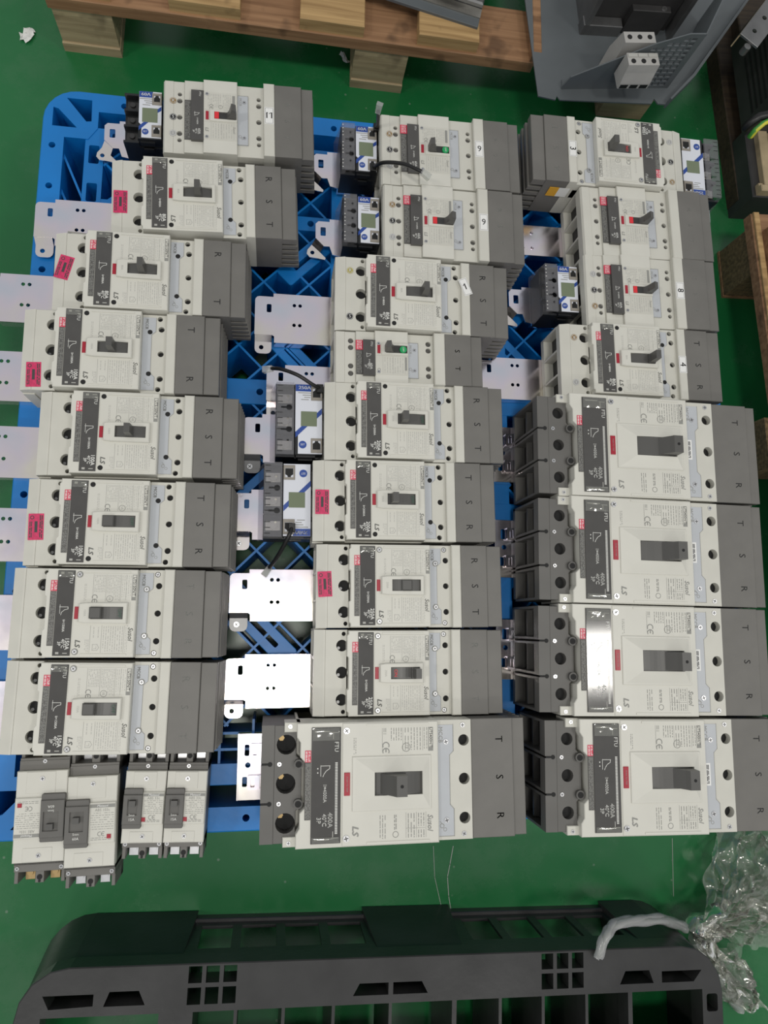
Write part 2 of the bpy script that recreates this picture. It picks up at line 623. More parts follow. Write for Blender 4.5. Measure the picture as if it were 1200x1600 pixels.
# ------------------------------------------------------------------ moulded-case breakers, wide frame (origin: middle of the trip panel, base)
def terminal_cover_fn(x0, x1, x2, hw, z1, z2):
    """grey line-side terminal cover: two stepped hoods, slotted lower end"""
    def fn(b):
        b.box(x0, x1, -hw, hw, 0, z1, ch=0.7)
        b.box(x1, x2, -hw + 0.6, hw - 0.6, z2 - 12, z2, ch=0.7)
        b.box(x1, x2 - 9, -hw + 7, hw - 7, 0, z2 - 12)
        nsl = 5
        for i in range(nsl):
            za = (z2 - 12) * i / nsl
            b.box(x1, x2 + 5 - i * 0.8, -hw + 0.6, hw - 0.6, za, za + (z2 - 12) / nsl * 0.55)
    return fn

def letters(parent, order, x, ys, z, size, m):
    for c, y in zip(order, ys):
        if c != ' ':
            part(parent, 'phase_letter', (c, size), lambda b: b.text(c, 0, 0, 0, size, bold=1.15), m, (x, y, z))

def hole_shades(root, key, spots, m='hole_black'):  # dark plugs just below the rim, standing in for shade in deep holes
    for px, py, za, zb, r in spots:
        part(root, 'hole_shade', (key, za, zb, r), lambda b: b.cyl(0, 0, za, zb, r, 12), m, (px, py, 0))

def shield_fn(x0, x1, y0, y1, z, amp, seed):
    def fn(b):
        rnd = random.Random(seed)
        n, m = 9, 7
        vs_ = [(x0 + (x1 - x0) * i / (n - 1), y0 + (y1 - y0) * j / (m - 1), z + (0 if i in (0, n - 1) or j in (0, m - 1) else amp * rnd.random())) for i in range(n) for j in range(m)]
        b.add(vs_, [(i * m + j, (i + 1) * m + j, (i + 1) * m + j + 1, i * m + j + 1) for i in range(n - 1) for j in range(m - 1)], True)
    return fn

def seal_sticker(root, x, y, z, rot, seed):
    s = part(root, 'seal_sticker', 'seal', lambda b: b.prism(rect(-8.5, 8.5, -15.5, 15.5), 0, 0.15), 'magenta_seal', (x, y, z), rot)
    def pr(b):
        b.quad(-1.6, 1.6, -6.5, 6.5, 0.25)
        b.dashes(3.5, 7.5, -13.5, 13.5, 0.25, 2, 5, h=1.2)
        b.dashes(-7.5, -4, -13, 6, 0.25, 2, 6, h=1.0)
        b.ring(-4.5, 11, 1.4, 2.3, 0.25)
    part(s, 'sticker_print', 'seal', pr, 'print_dark')

def number_sticker(root, x, y, z, txt, rot, tilt=0, w=12.0, h=24.5):
    s = part(root, 'number_sticker', ('n', w, h), lambda b: b.prism(rect(-w / 2, w / 2, -h / 2, h / 2), 0, 0.2), 'white_sticker', (x, y, z), tilt)
    def pr(b):
        b.text(txt, 0, 0, 0.3, 12.5, rot)
        b.text(txt, 0.25, 0, 0.3, 12.5, rot)
        if txt == '1':
            b.line([(0.3, 4.2), (-2.2, 2.4)], 1.1, 0.31)
        if txt == '11':
            for dx in (-2.0, 1.9):
                b.line([(dx, 4.2), (dx - 1.7, 2.8)], 0.9, 0.31)
        a, c = w / 2 - 1.0, h / 2 - 1.2
        b.line([(-a, -c), (a, -c), (a, c), (-a, c), (-a, -c)], 0.3, 0.28)
    part(s, 'sticker_number', (txt, rot, w), pr, 'print_dark')

def phase_sticker(root, x, y, z, ch, m, rot=0):
    o = part(root, 'phase_sticker', 'disc', lambda b: b.cyl(0, 0, 0, 0.25, 4.6, 20), m, (x, y, z), rot)
    part(o, 'sticker_letter', ch, lambda b: (b.text(ch, 0, 0, 0.35, 6.6, 0), b.text(ch, 0.2, 0, 0.35, 6.6, 0), b.ring(0, 0, 3.7, 4.1, 0.34)), 'white_sticker')

def wide_breaker(label, x, y, rz, amps, frame, order='RST', dark=True, hpos=0.35, flag=None, steel=False, seal=None, number=None, phases=(), name='circuit_breaker', lever=True, faint=False):
    root = thing(name, label, 'breaker', x, y, 166, rz, 'wide-frame circuit breakers on the blue pallet')
    HW = 51.0
    big = [(-27.5, 32.0), (-27.5, 0.0), (-27.5, -32.0)]
    def case(b):
        b.prism(rect(-48, -21, -HW, HW), 0, 71, holes=[circ(px, py, 7.0, 18) for px, py in big] + [circ(-25.5, 46, 2.6, 10), circ(-25.5, -46, 2.6, 10)], ch=0.6)
        b.prof([(-61.5, 56), (-48, 56), (-48, 71), (-50, 71), (-61.5, 67.5)], -HW, HW)
        for fy in (-50.6, -17.4, 17.4, 50.6):
            b.box(-61.5, -48, fy - 1.5, fy + 1.5, 0, 56)
        b.box(-61.5, -48, -HW, HW, 0, 10)
        b.box(-21, 107, -HW, HW, 0, 58)
        b.prism(rect(78, 107.5, -HW, HW), 40, 72, holes=[circ(100.5, py, 3.7, 12) for py in (32, 0, -32)] + [circ(98.5, 45.5, 3.2, 12), circ(98.5, -45.5, 3.2, 12)], ch=0.5)
        b.box(107, 118.8, -HW - 0.3, HW + 0.3, 0, 78, ch=1.0)
    part(root, 'case', 'wide', case, 'beige_plastic')
    part(root, 'pocket_shade', 'wide', lambda b: b.box(-48.6, -48.05, -49, 49, 10.5, 55.5), 'recess_shade')  # dark panel put in for the shade inside the end pockets
    hole_shades(root, 'wide', [(px, py, 30, 63.5, 6.9) for px, py in big] + [(100.5, py, 50, 67, 3.6) for py in (32, 0, -32)] + [(98.5, py, 60, 66 if not steel else 64, 3.1) for py in (45.5, -45.5)] + [(-25.5, py, 50, 62, 2.5) for py in (46, -46)])
    for px, py in big:
        part(root, 'terminal_screw', 'wide', lambda b: b.cyl(0, 0, 0, 1.2, 2.0, 6), 'steel_dark', (px - 3.6, py - 3.0, 63))
    def cover(b):
        b.prism([(-20.5, -50.0), (78, -50.0), (78, 50.0), (-20.5, 50.0), (-20.5, 46), (-22.5, 44), (-22.5, 20), (-20.5, 18), (-20.5, -18), (-22.5, -20), (-22.5, -44), (-20.5, -46)], 50, 84, ch=0.7)
        # shallow ledges along both long sides and the label field
        b.box(20, 70, 46.0, 47.6, 83.5, 84.8)
        b.box(20, 70, -47.6, -46.0, 83.5, 84.8)
        b.box(10.4, 77, -45.4, 45.4, 83.5, 84.35, ch=0.3)
    cv = part(root, 'cover', 'wide', cover, 'beige_cover')
    # trip unit window
    tp = part(root, 'trip_panel', 'wide', lambda b: (b.box(-9.3, 9.3, -48, 48, 83.4, 85.0, ch=0.3)), 'trip_panel')
    def tprint(b):
        z = 85.12
        b.text('FTU', 5.4, 38, z, 5.4)
        b.line([(-4.5, 9), (-4.5, -1), ], 0.4, z)
        b.line([(-5, 6.5), (4.2, 6.5), (4.2, 4.2), (0.5, 3.2), (-2.5, 0.5), (-3.2, -2.5)], 0.5, z)
        b.text('Ii=%dA' % (amps * 10), 0.4, -14.5, z, 3.7, bold=1.5)
        for dx in (0, 0.2):
            b.text('%dA' % amps, 5.4 + dx, -34.5, z, 6.2, bold=1.4)
            b.text('40\u00b0C', 1.0 + dx, -34.5, z, 4.9)
            b.text('3P', -3.2 + dx, -34.5, z, 4.8)
    part(tp, 'panel_print', ('wide', amps), tprint, 'print_white')
    part(tp, 'clear_shield', 'wide', shield_fn(-8.5, 8.5, 40, 47.2, 85.5, 1.1, 4), 'stretch_film')
    for sy in (1, -1):  # clip bars: pale strokes standing for glare at the window ends
        part(tp, 'clip', 'wide1', lambda b: b.box(-6, -2.5, -1.2, 1.2, 84.9, 85.4), 'print_light', (0, sy * 45, 0))
        part(tp, 'clip', 'wide2', lambda b: b.box(1.5, 6.5, -0.5, 0.5, 84.9, 85.35), 'print_light', (0, sy * 45.2, 0))
    st = part(root, 'warning_strip', 'wide', lambda b: b.box(-16.2, -9.9, -37, 24.2, 83.6, 84.3), 'dark_grey_plastic')
    part(st, 'strip_print', 'wide', lambda b: b.dashes(-15.6, -10.4, -36, 23, 84.38, 5, 3, h=0.5), 'print_grey')
    rl = part(root, 'warning_label', 'wide', lambda b: b.box(-16.3, -8.9, 24.4, 36.6, 83.6, 84.45), 'red_label')
    part(rl, 'label_print', 'wide', lambda b: (b.dashes(-15.6, -13.4, 25.2, 35.8, 84.55, 2, 9, h=0.6), b.dashes(-12.4, -9.6, 25.2, 35.8, 84.55, 3, 8, h=0.5)), 'white_sticker')
    # printed cover
    def dprint(b):
        z = 84.5
        b.ce(32.0, 17.8, z, 3.1)
        b.ring(48.5, 16.2, 3.2, 3.75, z)
        b.text('UL', 48.5, 16.2, z, 3.4)
        b.text('Susol', 73.2, -23.5, z, 7.2, shear=0.25)
        b.text('Susol', 73.3, -23.5, z, 7.2, shear=0.25, bold=1.8)
        b.text('LS', 16.4, -34, z, 7.6, shear=0.25, sx=1.15, bold=3)
        for xx in (29.8, 43.8, 60.0):
            b.line([(xx, 44), (xx, 13.2)], 0.25, z)
        b.line([(66, 44), (66, 15)], 0.2, z)
        for xx in (29.8, 42.0, 66.5):
            b.line([(xx, -14.2), (xx, -44.5)], 0.25, z)
    part(cv, 'cover_marks', 'wide', dprint, 'print_grey')
    def lprint(b):
        z = 84.45
        b.dashes(30.8, 43, 23.5, 43.5, z, 7, 1, h=0.5)
        b.dashes(52.0, 59.5, 14, 43.5, z, 4, 2, h=0.5)
        b.dashes(44.6, 52, 22, 43.5, z, 4, 4, h=0.5)
        b.dashes(60.6, 72, 18, 43, z, 5, 5, h=0.45)
        b.dashes(20, 23.0, 13, 33, z, 2, 6, h=0.45)
        b.dashes(24, 29, -44, -30, z, 3, 7, h=0.5)
        b.dashes(43, 66, -43.5, -15, z, 9, 11, h=0.6)
        b.dashes(31, 41, -28, -16, z, 2, 12, h=0.6)
        b.line([(33, -42), (38, -42), (40, -39), (38, -35.5), (33, -35.5), (33, -42)], 0.5, z)
        b.line([(34.5, -40), (37, -40), (37, -37.5)], 0.4, z)
        b.dashes(67.5, 71, -44, -13, z, 2, 13, h=0.4)
    part(cv, 'rating_print', 'wide', lprint, 'print_light')
    bar = part(root, 'type_plate', ('wide', frame), lambda b: (b.quad(72.4, 77.2, 14.5, 44.0, 84.42)), 'print_grey')
    part(bar, 'type_text', ('wide', frame), lambda b: (b.quad(73.2, 76.4, 18.5, 43.2, 84.5)), 'beige_cover')
    part(bar, 'type_letters', ('wide', frame), lambda b: (b.text('UTS%dN/T' % frame, 74.8, 30.6, 84.6, 4.4), b.text('UTS%dN/T' % frame, 75.0, 30.6, 84.6, 4.4)), 'print_dark')
    part(root, 'trip_button', 'wide', lambda b: b.box(11.2, 15.6, -7, 7, 83.5, 85.0, ch=0.3), 'red_button')
    # handle frame and handle
    def frame_fn(b):
        b.prism([(16.5, -10.6), (24, -11.6), (69.5, -12.2), (69.5, 12.2), (24, 11.6), (16.5, 10.6)], 84, 89.5, holes=[rect(29.6, 65.0, -7, 7)], ch=1.1)
    hf = part(root, 'handle_frame', 'wide', frame_fn, 'beige_cover')
    part(hf, 'frame_mark', ('wide', amps), lambda b: b.text('%dA' % amps, 23.5, 0, 89.6, 3.6), 'print_light')
    part(root, 'handle_well', 'wide', lambda b: b.box(29.6, 65, -7, 7, 84.0, 84.6), 'recess_shade')
    hx = 29.6 + 35.4 * hpos
    def slide(b):
        n = 10
        pts = [(30.2 + 34.2 * i / n, 86.3 + 2.6 * math.sin(math.pi * i / n)) for i in range(n + 1)]
        b.prof([(30.2, 84.4)] + [(64.4, 84.4)] + pts[::-1], -6.6, 6.6)
    part(root, 'handle_slide', 'wide', slide, 'handle_grey')
    if flag:
        fx = 57.0 if flag != 'red' else 31.5
        part(root, 'position_flag', flag, lambda b: (b.text('OFF' if flag != 'red' else 'ON', fx + 4, 0, 89.2, 5.6),), {'green': 'green_flag', 'gdark': 'green_dark', 'red': 'red_flag'}[flag])
    if lever:
        def lev(b):
            b.prof([(-4.4, 0), (4.4, 0), (3.4, 21), (-3.4, 21)], -5.6, 5.6)
            b.box(-4.8, 4.8, -6.3, 6.3, 0, 4)
        part(root, 'handle', 'wide', lev, 'handle_grey', (hx, 0, 87))
    else:
        part(root, 'handle', 'wideflat', lambda b: (b.box(-6.5, 6.5, -6.5, 6.5, 0, 6.5, ch=1.2)), 'handle_grey', (hx, 0, 87))
    # grey-blue name plate with a stepped edge
    def plate(b):
        b.prism([(78.3, -47), (94.0, -47), (94.0, -30), (89, -25.5), (89, 24.5), (94.0, 29), (94.0, 47), (78.3, 47)], 71.8, 72.6)
    pl = part(root, 'name_plate', 'wide', plate, 'bluegrey_plate')
    def plprint(b):
        b.text('MCCB', 83.0, 38.5, 72.75, 4.8, bold=1.8)
        b.ring(84, -37, 1.6, 2.1, 72.75)
        b.ring(87.5, -40, 1.3, 1.7, 72.75)
        b.line([(82.5, -32.5), (85, -35)], 0.4, 72.75)
        b.line([(79, -47), (94, -47), (94, -30), (89, -25.5), (89, 24.5), (94, 29), (94, 47)], 0.35, 72.7)
    part(pl, 'plate_print', 'wide', plprint, 'print_grey')
    # fixing screws: bright heads on some, empty black holes on others
    for px, py, pz in ((14.4, 43.5, 84.3), (14.4, -43.5, 84.3), (87, 28, 72.5), (87, -26, 72.5)):
        if steel:
            o = part(root, 'screw_recess', 'wide', lambda b: b.cyl(0, 0, 0, 0.25, 3.7, 14), 'print_grey', (px, py, pz))
            screw(root, px, py, pz + 0.3, 2.9, rot=px * 37 + py)
        else:
            part(root, 'screw_hole', 'wide', lambda b: b.cyl(0, 0, 0, 0.25, 3.0, 14), 'hole_black', (px, py, pz))
    if steel:
        for py in (45.5, -45.5):
            screw(root, 98.5, py, 70.5, 2.8, rot=30 + py)
    tc = part(root, 'terminal_cover', 'wide', terminal_cover_fn(118.8, 153.0, 172.0, 51.1, 76.5, 74), 'grey_plastic')
    letters(tc, order, 136.5, (32, 0, -32), 76.65, 12.0, 'print_dark' if dark else 'print_faint')
    if seal:
        seal_sticker(root, seal[0], seal[1], 71.1, seal[2], 1)
    if number:
        number_sticker(root, number[1], number[2], number[4], number[0], number[3], number[5], w=11.4)
    for ch, py, m, rot in phases:
        phase_sticker(root, -42, py, 71.1, ch, m, rot)
    return root

# ------------------------------------------------------------------ compact-frame breakers (origin: middle of the left end, base)
def compact_breaker(label, x, y, rz, poles=3, order='RST', dark=False, number=None, phases=(), green=False, hx=0.85, red_tag=True, name='compact_circuit_breaker'):
    root = thing(name, label, 'breaker', x, y, 166, rz, 'compact circuit breakers on the blue pallet')
    HW = 52.0 if poles == 3 else 34.4
    K = ('c', poles)
    if poles == 3:
        hl = [33.3, 23.6, 0, -23.6, -33.3]
    else:
        hl = [22, 13, -12, -22]
    def case(b):
        hs = [circ(21, py, 3.6 if abs(py) < 30 else 2.9, 12) for py in hl]
        b.prism(rect(13, 27.5, -HW, HW), 0, 71, holes=hs, ch=0.5)
        b.prof([(0, 54), (13, 54), (13, 71), (2, 71), (0, 68)], -HW, HW)
        nf = poles + 1
        for i in range(nf):
            fy = -HW + 1.4 + (2 * HW - 2.8) * i / (nf - 1)
            b.box(0, 13, fy - 1.4, fy + 1.4, 0, 54)
        b.box(0, 13, -HW, HW, 0, 10)
        b.box(27.5, 130, -HW, HW, 0, 60)
        b.box(27.5, 52, -HW - 0.2, HW + 0.2, 55, 74, ch=0.5)
        b.prism(rect(95.5, 130, -HW, HW), 40, 72, holes=[circ(123.5, py, 3.6 if abs(py) < 30 else 2.9, 12) for py in hl], ch=0.5)
        b.box(130, 144.3, -HW - 1.0, HW + 1.0, 0, 80, ch=1.0)
    part(root, 'case', K, case, 'beige_plastic')
    part(root, 'pocket_shade', K, lambda b: b.box(12.4, 12.95, -HW + 3, HW - 3, 10.5, 53.5), 'recess_shade')  # pocket shade as a dark sheet on the back wall
    hole_shades(root, K, [(xx, py, 55, 68.5, 3.5 if abs(py) < 30 else 2.8) for xx in (21, 123.5) for py in hl], 'dark_grey_plastic')
    def cover(b):
        b.box(52, 95.5, -HW - 0.8, HW + 0.8, 50, 78, ch=0.7)
    cv = part(root, 'cover', K, cover, 'beige_cover')
    y0, y1 = (-36, 36) if poles == 3 else (-26, 22)
    def lab(b):
        b.prism(rect(52.4, 94.2, y0 + 1.5, y1 - 1.5), 77.8, 78.4, ch=0.2)
    part(cv, 'rating_label', K, lab, 'beige_plastic')
    def lpr(b):
        z = 78.5
        yc = 0 if poles == 3 else 10
        if poles == 3:
            b.dashes(57, 75, 12, 32, z, 8, 1, h=0.6)
            b.dashes(76.5, 88, 12, 32, z, 5, 2, h=0.6)
        b.dashes(63, 90, y0 + 4, yc - 11, z, 8, 3, h=0.6)
        for xx in (62, 75.8, 91.2):
            b.line([(xx, yc - 10), (xx, y0 + 3)], 0.3, z)
        if poles == 3:
            b.line([(53.5, 8.5), (92, 8.5)], 0.25, z)
        b.line([(53.5, yc - 9), (92, yc - 9)], 0.25, z)
    part(cv, 'rating_print', K, lpr, 'print_light')
    def dpr(b):
        z = 78.6
        if poles == 3:
            b.ce(62, 14.5, z, 2.4)
            b.ring(74, 13.5, 2.2, 2.7, z)
            b.text('LS', 56.4, -20, z, 5.8, shear=0.2, bold=2.4)
            b.text('Susol', 91.6, -19, z, 4.6, shear=0.2)
            b.quad(89.2, 92.6, 12, 31, z)
        else:
            b.ce(57, -18, z, 2.0)
            b.quad(91, 93.6, -18, 0, z)
    part(cv, 'cover_marks', K, dpr, 'print_grey')
    tp = part(root, 'trip_panel', K, lambda b: b.box(36.2, 52.2, y0, y1, 73.5, 78.9, ch=0.3), 'trip_panel')
    def tpr(b):
        z = 79.0
        b.text('FTU', 47.5, y1 - 6, z, 3.6)
        b.line([(41, 4), (41, -2)], 0.4, z)
        b.line([(40.5, 2.5), (47, 2.5), (45, 0), (41, -1.5)], 0.4, z)
        b.text('Ii=600A', 44.5, -9.5, z, 3.0)
        b.text('60A', 46.8, y0 + 12, z, 5.0)
        b.text('40\u00b0C', 43, y0 + 12, z, 3.6)
        b.text('%dP' % poles, 39.6, y0 + 12, z, 3.6)
    part(tp, 'panel_print', K, tpr, 'print_white')
    st = part(root, 'warning_strip', K, lambda b: b.box(27.6, 36.1, y0 + 2, y1 - 13, 73.5, 75), 'dark_grey_plastic')
    part(st, 'strip_print', K, lambda b: b.dashes(28.4, 35.2, y0 + 4, y1 - 15, 75.1, 4, 3, h=0.6), 'print_grey')
    if red_tag:
        rl = part(root, 'warning_label', K, lambda b: b.box(27.2, 36.4, y1 - 13, y1, 73.5, 75.3), 'red_label')
        part(rl, 'label_print', K, lambda b: b.dashes(28.4, 35.2, y1 - 12, y1 - 1, 75.4, 4, 9, h=0.6), 'white_sticker')
    yc = 0.0 if poles == 3 else 10.0
    part(root, 'trip_button', K, lambda b: b.box(55.0, 58.8, yc - 6, yc + 6, 78.0, 79.4, ch=0.3), 'red_button')
    def hfr(b):
        b.prism(rect(60.5, 95.3, yc - 8, yc + 8), 78.0, 80.2, holes=[rect(66, 94.2, yc - 5.2, yc + 5.2)], ch=0.5)
    part(root, 'handle_frame', K, hfr, 'beige_cover')
    part(root, 'handle_well', K, lambda b: b.box(66, 94.2, yc - 5.2, yc + 5.2, 78.45, 79.0), 'recess_shade')
    part(root, 'position_flag', (K, green), (lambda b: b.cyl(88.5, yc - 0.5, 79.0, 81.5, 4.6, 14)) if green else (lambda b: b.box(66.4, 72, yc - 4.8, yc + 4.8, 79.0, 80.6)), 'green_flag' if green else 'red_flag')
    if green:
        part(root, 'flag_text', K, lambda b: b.text('OFF', 88.5, yc - 0.5, 81.7, 3.4), 'print_white')
    hxx = 66 + 28 * hx
    def lev(b):
        b.prof([(-8, 0), (5, 0), (4.5, 17), (-1.0, 19), (-4.5, 6)], -4.6, 4.6)
    part(root, 'handle', ('c', hx > 0.5), lev if hx > 0.5 else (lambda b: b.prof([(-5, 0), (8, 0), (4.5, 6), (1.0, 19), (-4.5, 17)], -4.6, 4.6)), 'handle_grey', (hxx, yc, 79))
    pl = part(root, 'name_plate', K, lambda b: (b.prism(rect(95.7, 109.5, y0, y1), 71.6, 73.6, ch=0.3)), 'bluegrey_plate')
    def ppr(b):
        b.text('MCCB', 99.5, y1 - 9, 73.75, 4.2)
        b.line([(96, y0), (109.5, y0), (109.5, y1), (96, y1)], 0.5, 73.7)
        b.ring(99, y0 + 12, 1.5, 2.0, 73.75)
        b.ring(102, y0 + 9.5, 1.2, 1.6, 73.75)
    part(pl, 'plate_print', K, ppr, 'print_grey')
    for px, py, pz in ((56.5, y1 - 5, 78.4), (56.5, y0 + 5, 78.4), (104.5, y1 - 10, 73.6), (104.5, y0 + 10, 73.6)):
        screw(root, px, py, pz, 2.6, rot=px + py)
    tc = part(root, 'terminal_cover', K, terminal_cover_fn(144.3, 180, 195.5, HW + 0.6, 78.5, 75.5), 'grey_plastic')
    ys = (24, 0, -24) if poles == 3 else (12, -12)
    letters(tc, order, 161, ys, 78.65, 9.5, 'print_dark' if dark else 'print_faint')
    if number:
        number_sticker(root, 137.2, number[1], 80.1, number[0], number[2])
    for ch, py, m, rot in phases:
        phase_sticker(root, 12.6, py, 71.1, ch, m, rot)
    return root

# ------------------------------------------------------------------ 400 A breakers (origin: middle of the trip panel, base)
def large_breaker(label, x, y, rz, hpos=0.8, dark=True, serial=True, order='TSR', brass=False):
    root = thing('large_circuit_breaker', label, 'breaker', x, y, 166, rz, '400 A circuit breakers')
    HW = 66.8
    big = [(-44.5, 42.5), (-44.5, 0), (-44.5, -42.5)]
    def term(b):
        hs = [circ(px, py, 7.4 if not brass else 11.0, 18) for px, py in big]
        b.prism([(-58, -64), (-30, -64), (-30, -56), (-33, -52), (-33, -30), (-27, -24), (-27, 24), (-33, 30), (-33, 52), (-30, 56), (-30, 64), (-58, 64)], 0, 96, holes=hs, ch=0.6)
        b.prism([(-72.5, -64), (-58, -64), (-58, 64), (-72.5, 64), (-72.5, 22.6), (-63, 22.6), (-63, 20.2), (-72.5, 20.2), (-72.5, -20.2), (-63, -20.2), (-63, -22.6), (-72.5, -22.6)], 80, 96)
        for fy in (-62.5, -24.2, -18.6, 18.6, 24.2, 62.5):
            b.box(-72.5, -58, fy - 1.5, fy + 1.5, 0, 80)
        b.box(-72.5, -58, -64, 64, 0, 8)
        for fy in (-43, 0, 43):
            b.box(-66, -58, fy - 17, fy + 17, 36, 40)
    tb = part(root, 'load_terminal_block', ('L', brass), term, 'grey_block')
    for fy in (-43, 0, 43):
        part(tb, 'pocket_shade', 'L', lambda b: b.box(-58.6, -58.05, -16, 16, 8.5, 79.5), 'recess_shade', (0, fy, 0))  # one dark sheet per pole stands for the pocket's shade
    hole_shades(root, 'L', [(px, py, 40, 88 if not brass else 80, 7.3 if not brass else 10.9) for px, py in big] + [(161.8, py, 50, 93, 6.4) for py in (43.3, 0, -43.3)])
    if brass:
        for px, py in big:
            part(root, 'terminal_screw', 'L', lambda b: b.cyl(0, 0, 0, 2, 3.6, 6), 'brass', (px - 5.5, py + 5.5, 79.5))
    for px, py in ((-62.5, 21.4), (-62.5, -21.4)):
        part(root, 'barrier_slot', 'L', lambda b: (b.cyl(0, 0, 0, 0.4, 2.6, 12), b.box(-9, 0, -1.1, 1.1, 0, 0.4)), 'hole_black', (px, py, 96))
    for px, py in ((-52, 21.4), (-52, -21.4)):
        screw(root, px, py, 96, 2.8, rot=px + py)
    for py in (21.4, -21.4):
        part(root, 'fixing_hole', 'L', lambda b: (b.cyl(0, 0, 0, 5, 5.4, 14), ), 'dark_grey_plastic', (-30.5, py, 96))
        part(root, 'fixing_socket', 'L', lambda b: (b.cyl(0, 0, 0, 0.4, 3.6, 12), ), 'hole_black', (-30.5, py, 101))
    def case(b):
        b.box(-33, 131, -HW, HW, 0, 80)
        b.box(-30, 171, -HW, HW, 0, 60)
        b.prism(rect(130, 171, -HW, HW), 60, 101.5, holes=[circ(161.8, py, 6.5, 18) for py in (43.3, 0, -43.3)], ch=0.6)
        for sy in (1, -1):
            b.box(-47, -29, sy * 56.5, sy * 67.2, 70, 99, ch=0.6)
    part(root, 'case', 'L', case, 'beige_plastic')
    def cover(b):
        b.prism([(-33, -67.2), (129.6, -67.2), (129.6, 67.2), (-33, 67.2), (-33, 52), (-29, 46), (-29, 30), (-23, 24), (-23, -24), (-29, -30), (-29, -46), (-33, -52)], 70, 108, ch=0.8)
        b.box(18.2, 129.2, -66.5, 66.5, 107, 109, ch=0.8)
        b.box(46, 118, 62.8, 65, 108.5, 109.8)
        b.box(46, 118, -65, -62.8, 108.5, 109.8)
    cv = part(root, 'cover', 'L', cover, 'beige_cover')
    tp = part(root, 'trip_panel', 'L', lambda b: b.box(-16.6, 16.6, -62.3, 62.3, 107, 109.6, ch=0.4), 'trip_panel')
    def tpr(b):
        z = 109.75
        b.text('FTU', 11.5, 41, z, 6.4)
        b.line([(-6, 21), (-6, 9.5)], 0.5, z)
        b.line([(-6, 20.5), (4.5, 20.5)], 0.5, z)
        b.line([(4, 20), (4, 17.5), (0, 15), (-2.5, 11.5), (-3.5, 9)], 0.6, z)
        b.quad(-10, -8.8, 17, 18.4, z)
        b.quad(-10, -8.8, 12.5, 13.9, z)
        for d in (0, 0.25):
            b.text('Ii=4000A', -1.5 + d, -9, z, 5.2)
            b.text('400A', 4.6 + d, -37.5, z, 7.4, bold=1.4)
            b.text('40\u00b0C', -2.0 + d, -37.5, z, 6.4)
            b.text('3P', -8.2 + d, -37.5, z, 6.6)
        n = 46
        for i in range(n):
            yy = 24 - 77 * i / n
            b.quad(10.2, 13.0, yy - 0.95, yy, z)
    part(tp, 'panel_print', 'L', tpr, 'print_white')
    part(tp, 'clear_shield', 'L', shield_fn(-15.5, 15, 48, 61.5, 110.1, 1.6, 9), 'stretch_film')
    part(tp, 'clear_shield', 'L2', shield_fn(-15.5, 15, -61.5, -55.5, 110.1, 1.0, 3), 'stretch_film')
    for sy in (1, -1):  # pale bars drawn as glare on the ends of the clear window
        part(tp, 'clip', 'L1', lambda b: b.box(-13, 4, -0.5, 0.5, 109.5, 110.0), 'print_light', (0, sy * 58, 0))
        part(tp, 'clip', 'L2', lambda b: b.box(6, 14, -0.4, 0.4, 109.5, 110.0), 'print_light', (0, sy * 56.5, 0))
        part(tp, 'clip', 'L3', lambda b: b.box(7.5, 8.3, -3.5, 3.5, 109.5, 110.0), 'print_light', (0, sy * 53, 0))
    st = part(root, 'warning_strip', 'L', lambda b: b.box(-23.6, -17.0, -37, 24.5, 107.5, 108.5), 'dark_grey_plastic')
    part(st, 'strip_print', 'L', lambda b: b.dashes(-23, -17.6, -36, 23, 108.6, 4, 3, h=0.6), 'print_grey')
    rl = part(root, 'warning_label', 'L', lambda b: b.box(-23.7, -17.0, 24.6, 37.3, 107.5, 108.6), 'red_label')
    part(rl, 'label_print', 'L', lambda b: (b.dashes(-23, -21, 25.4, 36.5, 108.7, 2, 9, h=0.6), b.dashes(-20, -17.6, 25.4, 36.5, 108.7, 2, 8, h=0.6)), 'white_sticker')
    rb = part(root, 'trip_button', 'L', lambda b: b.box(20.4, 27.0, -12.4, 12.4, 108.5, 110.2, ch=0.4), 'red_button')
    part(rb, 'button_print', 'L', lambda b: b.text('PUSH TO TRIP', 23.7, 0, 110.3, 2.6), 'print_grey')
    def frame_fn(b):
        b.prism(rect(29.5, 120.5, -29.5, 29.5), 108.6, 110.6, holes=[rect(33, 118.5, -27.5, 27.5)], ch=0.6)
        # four sloping cheeks down to the handle opening
        o = [(33, -27.5), (118.5, -27.5), (118.5, 27.5), (33, 27.5)]
        i = [(54.5, -12.6), (109.5, -12.6), (109.5, 12.6), (54.5, 12.6)]
        vs_ = [(x_, y_, 110.6) for x_, y_ in o] + [(x_, y_, 114.6) for x_, y_ in i] + [(x_, y_, 109) for x_, y_ in i]
        fs_ = []
        for k in range(4):
            k2 = (k + 1) % 4
            fs_ += [(k, k2, 4 + k2, 4 + k), (4 + k, 4 + k2, 8 + k2, 8 + k)]
        b.add(vs_, fs_)
    part(root, 'handle_frame', 'L', frame_fn, 'beige_cover')
    part(root, 'handle_well', 'L', lambda b: b.box(54.4, 109.6, -12.7, 12.7, 109.05, 109.5), 'recess_shade')
    def slide(b):
        n = 12
        pts = [(55 + 54 * i / n, 110.5 + 5 * math.sin(math.pi * i / n)) for i in range(n + 1)]
        b.prof([(55, 109.4), (109, 109.4)] + pts[::-1], -12.2, 12.2)
    part(root, 'handle_slide', 'L', slide, 'handle_grey')
    hx = 54.5 + 55 * hpos
    def lev(b):
        b.prof([(-19, 0), (11, 0), (9.5, 21), (-2.5, 21), (-6, 16)], -11.0, 11.0)
    h = part(root, 'handle', 'L', lev, 'handle_grey', (hx, 0, 111))
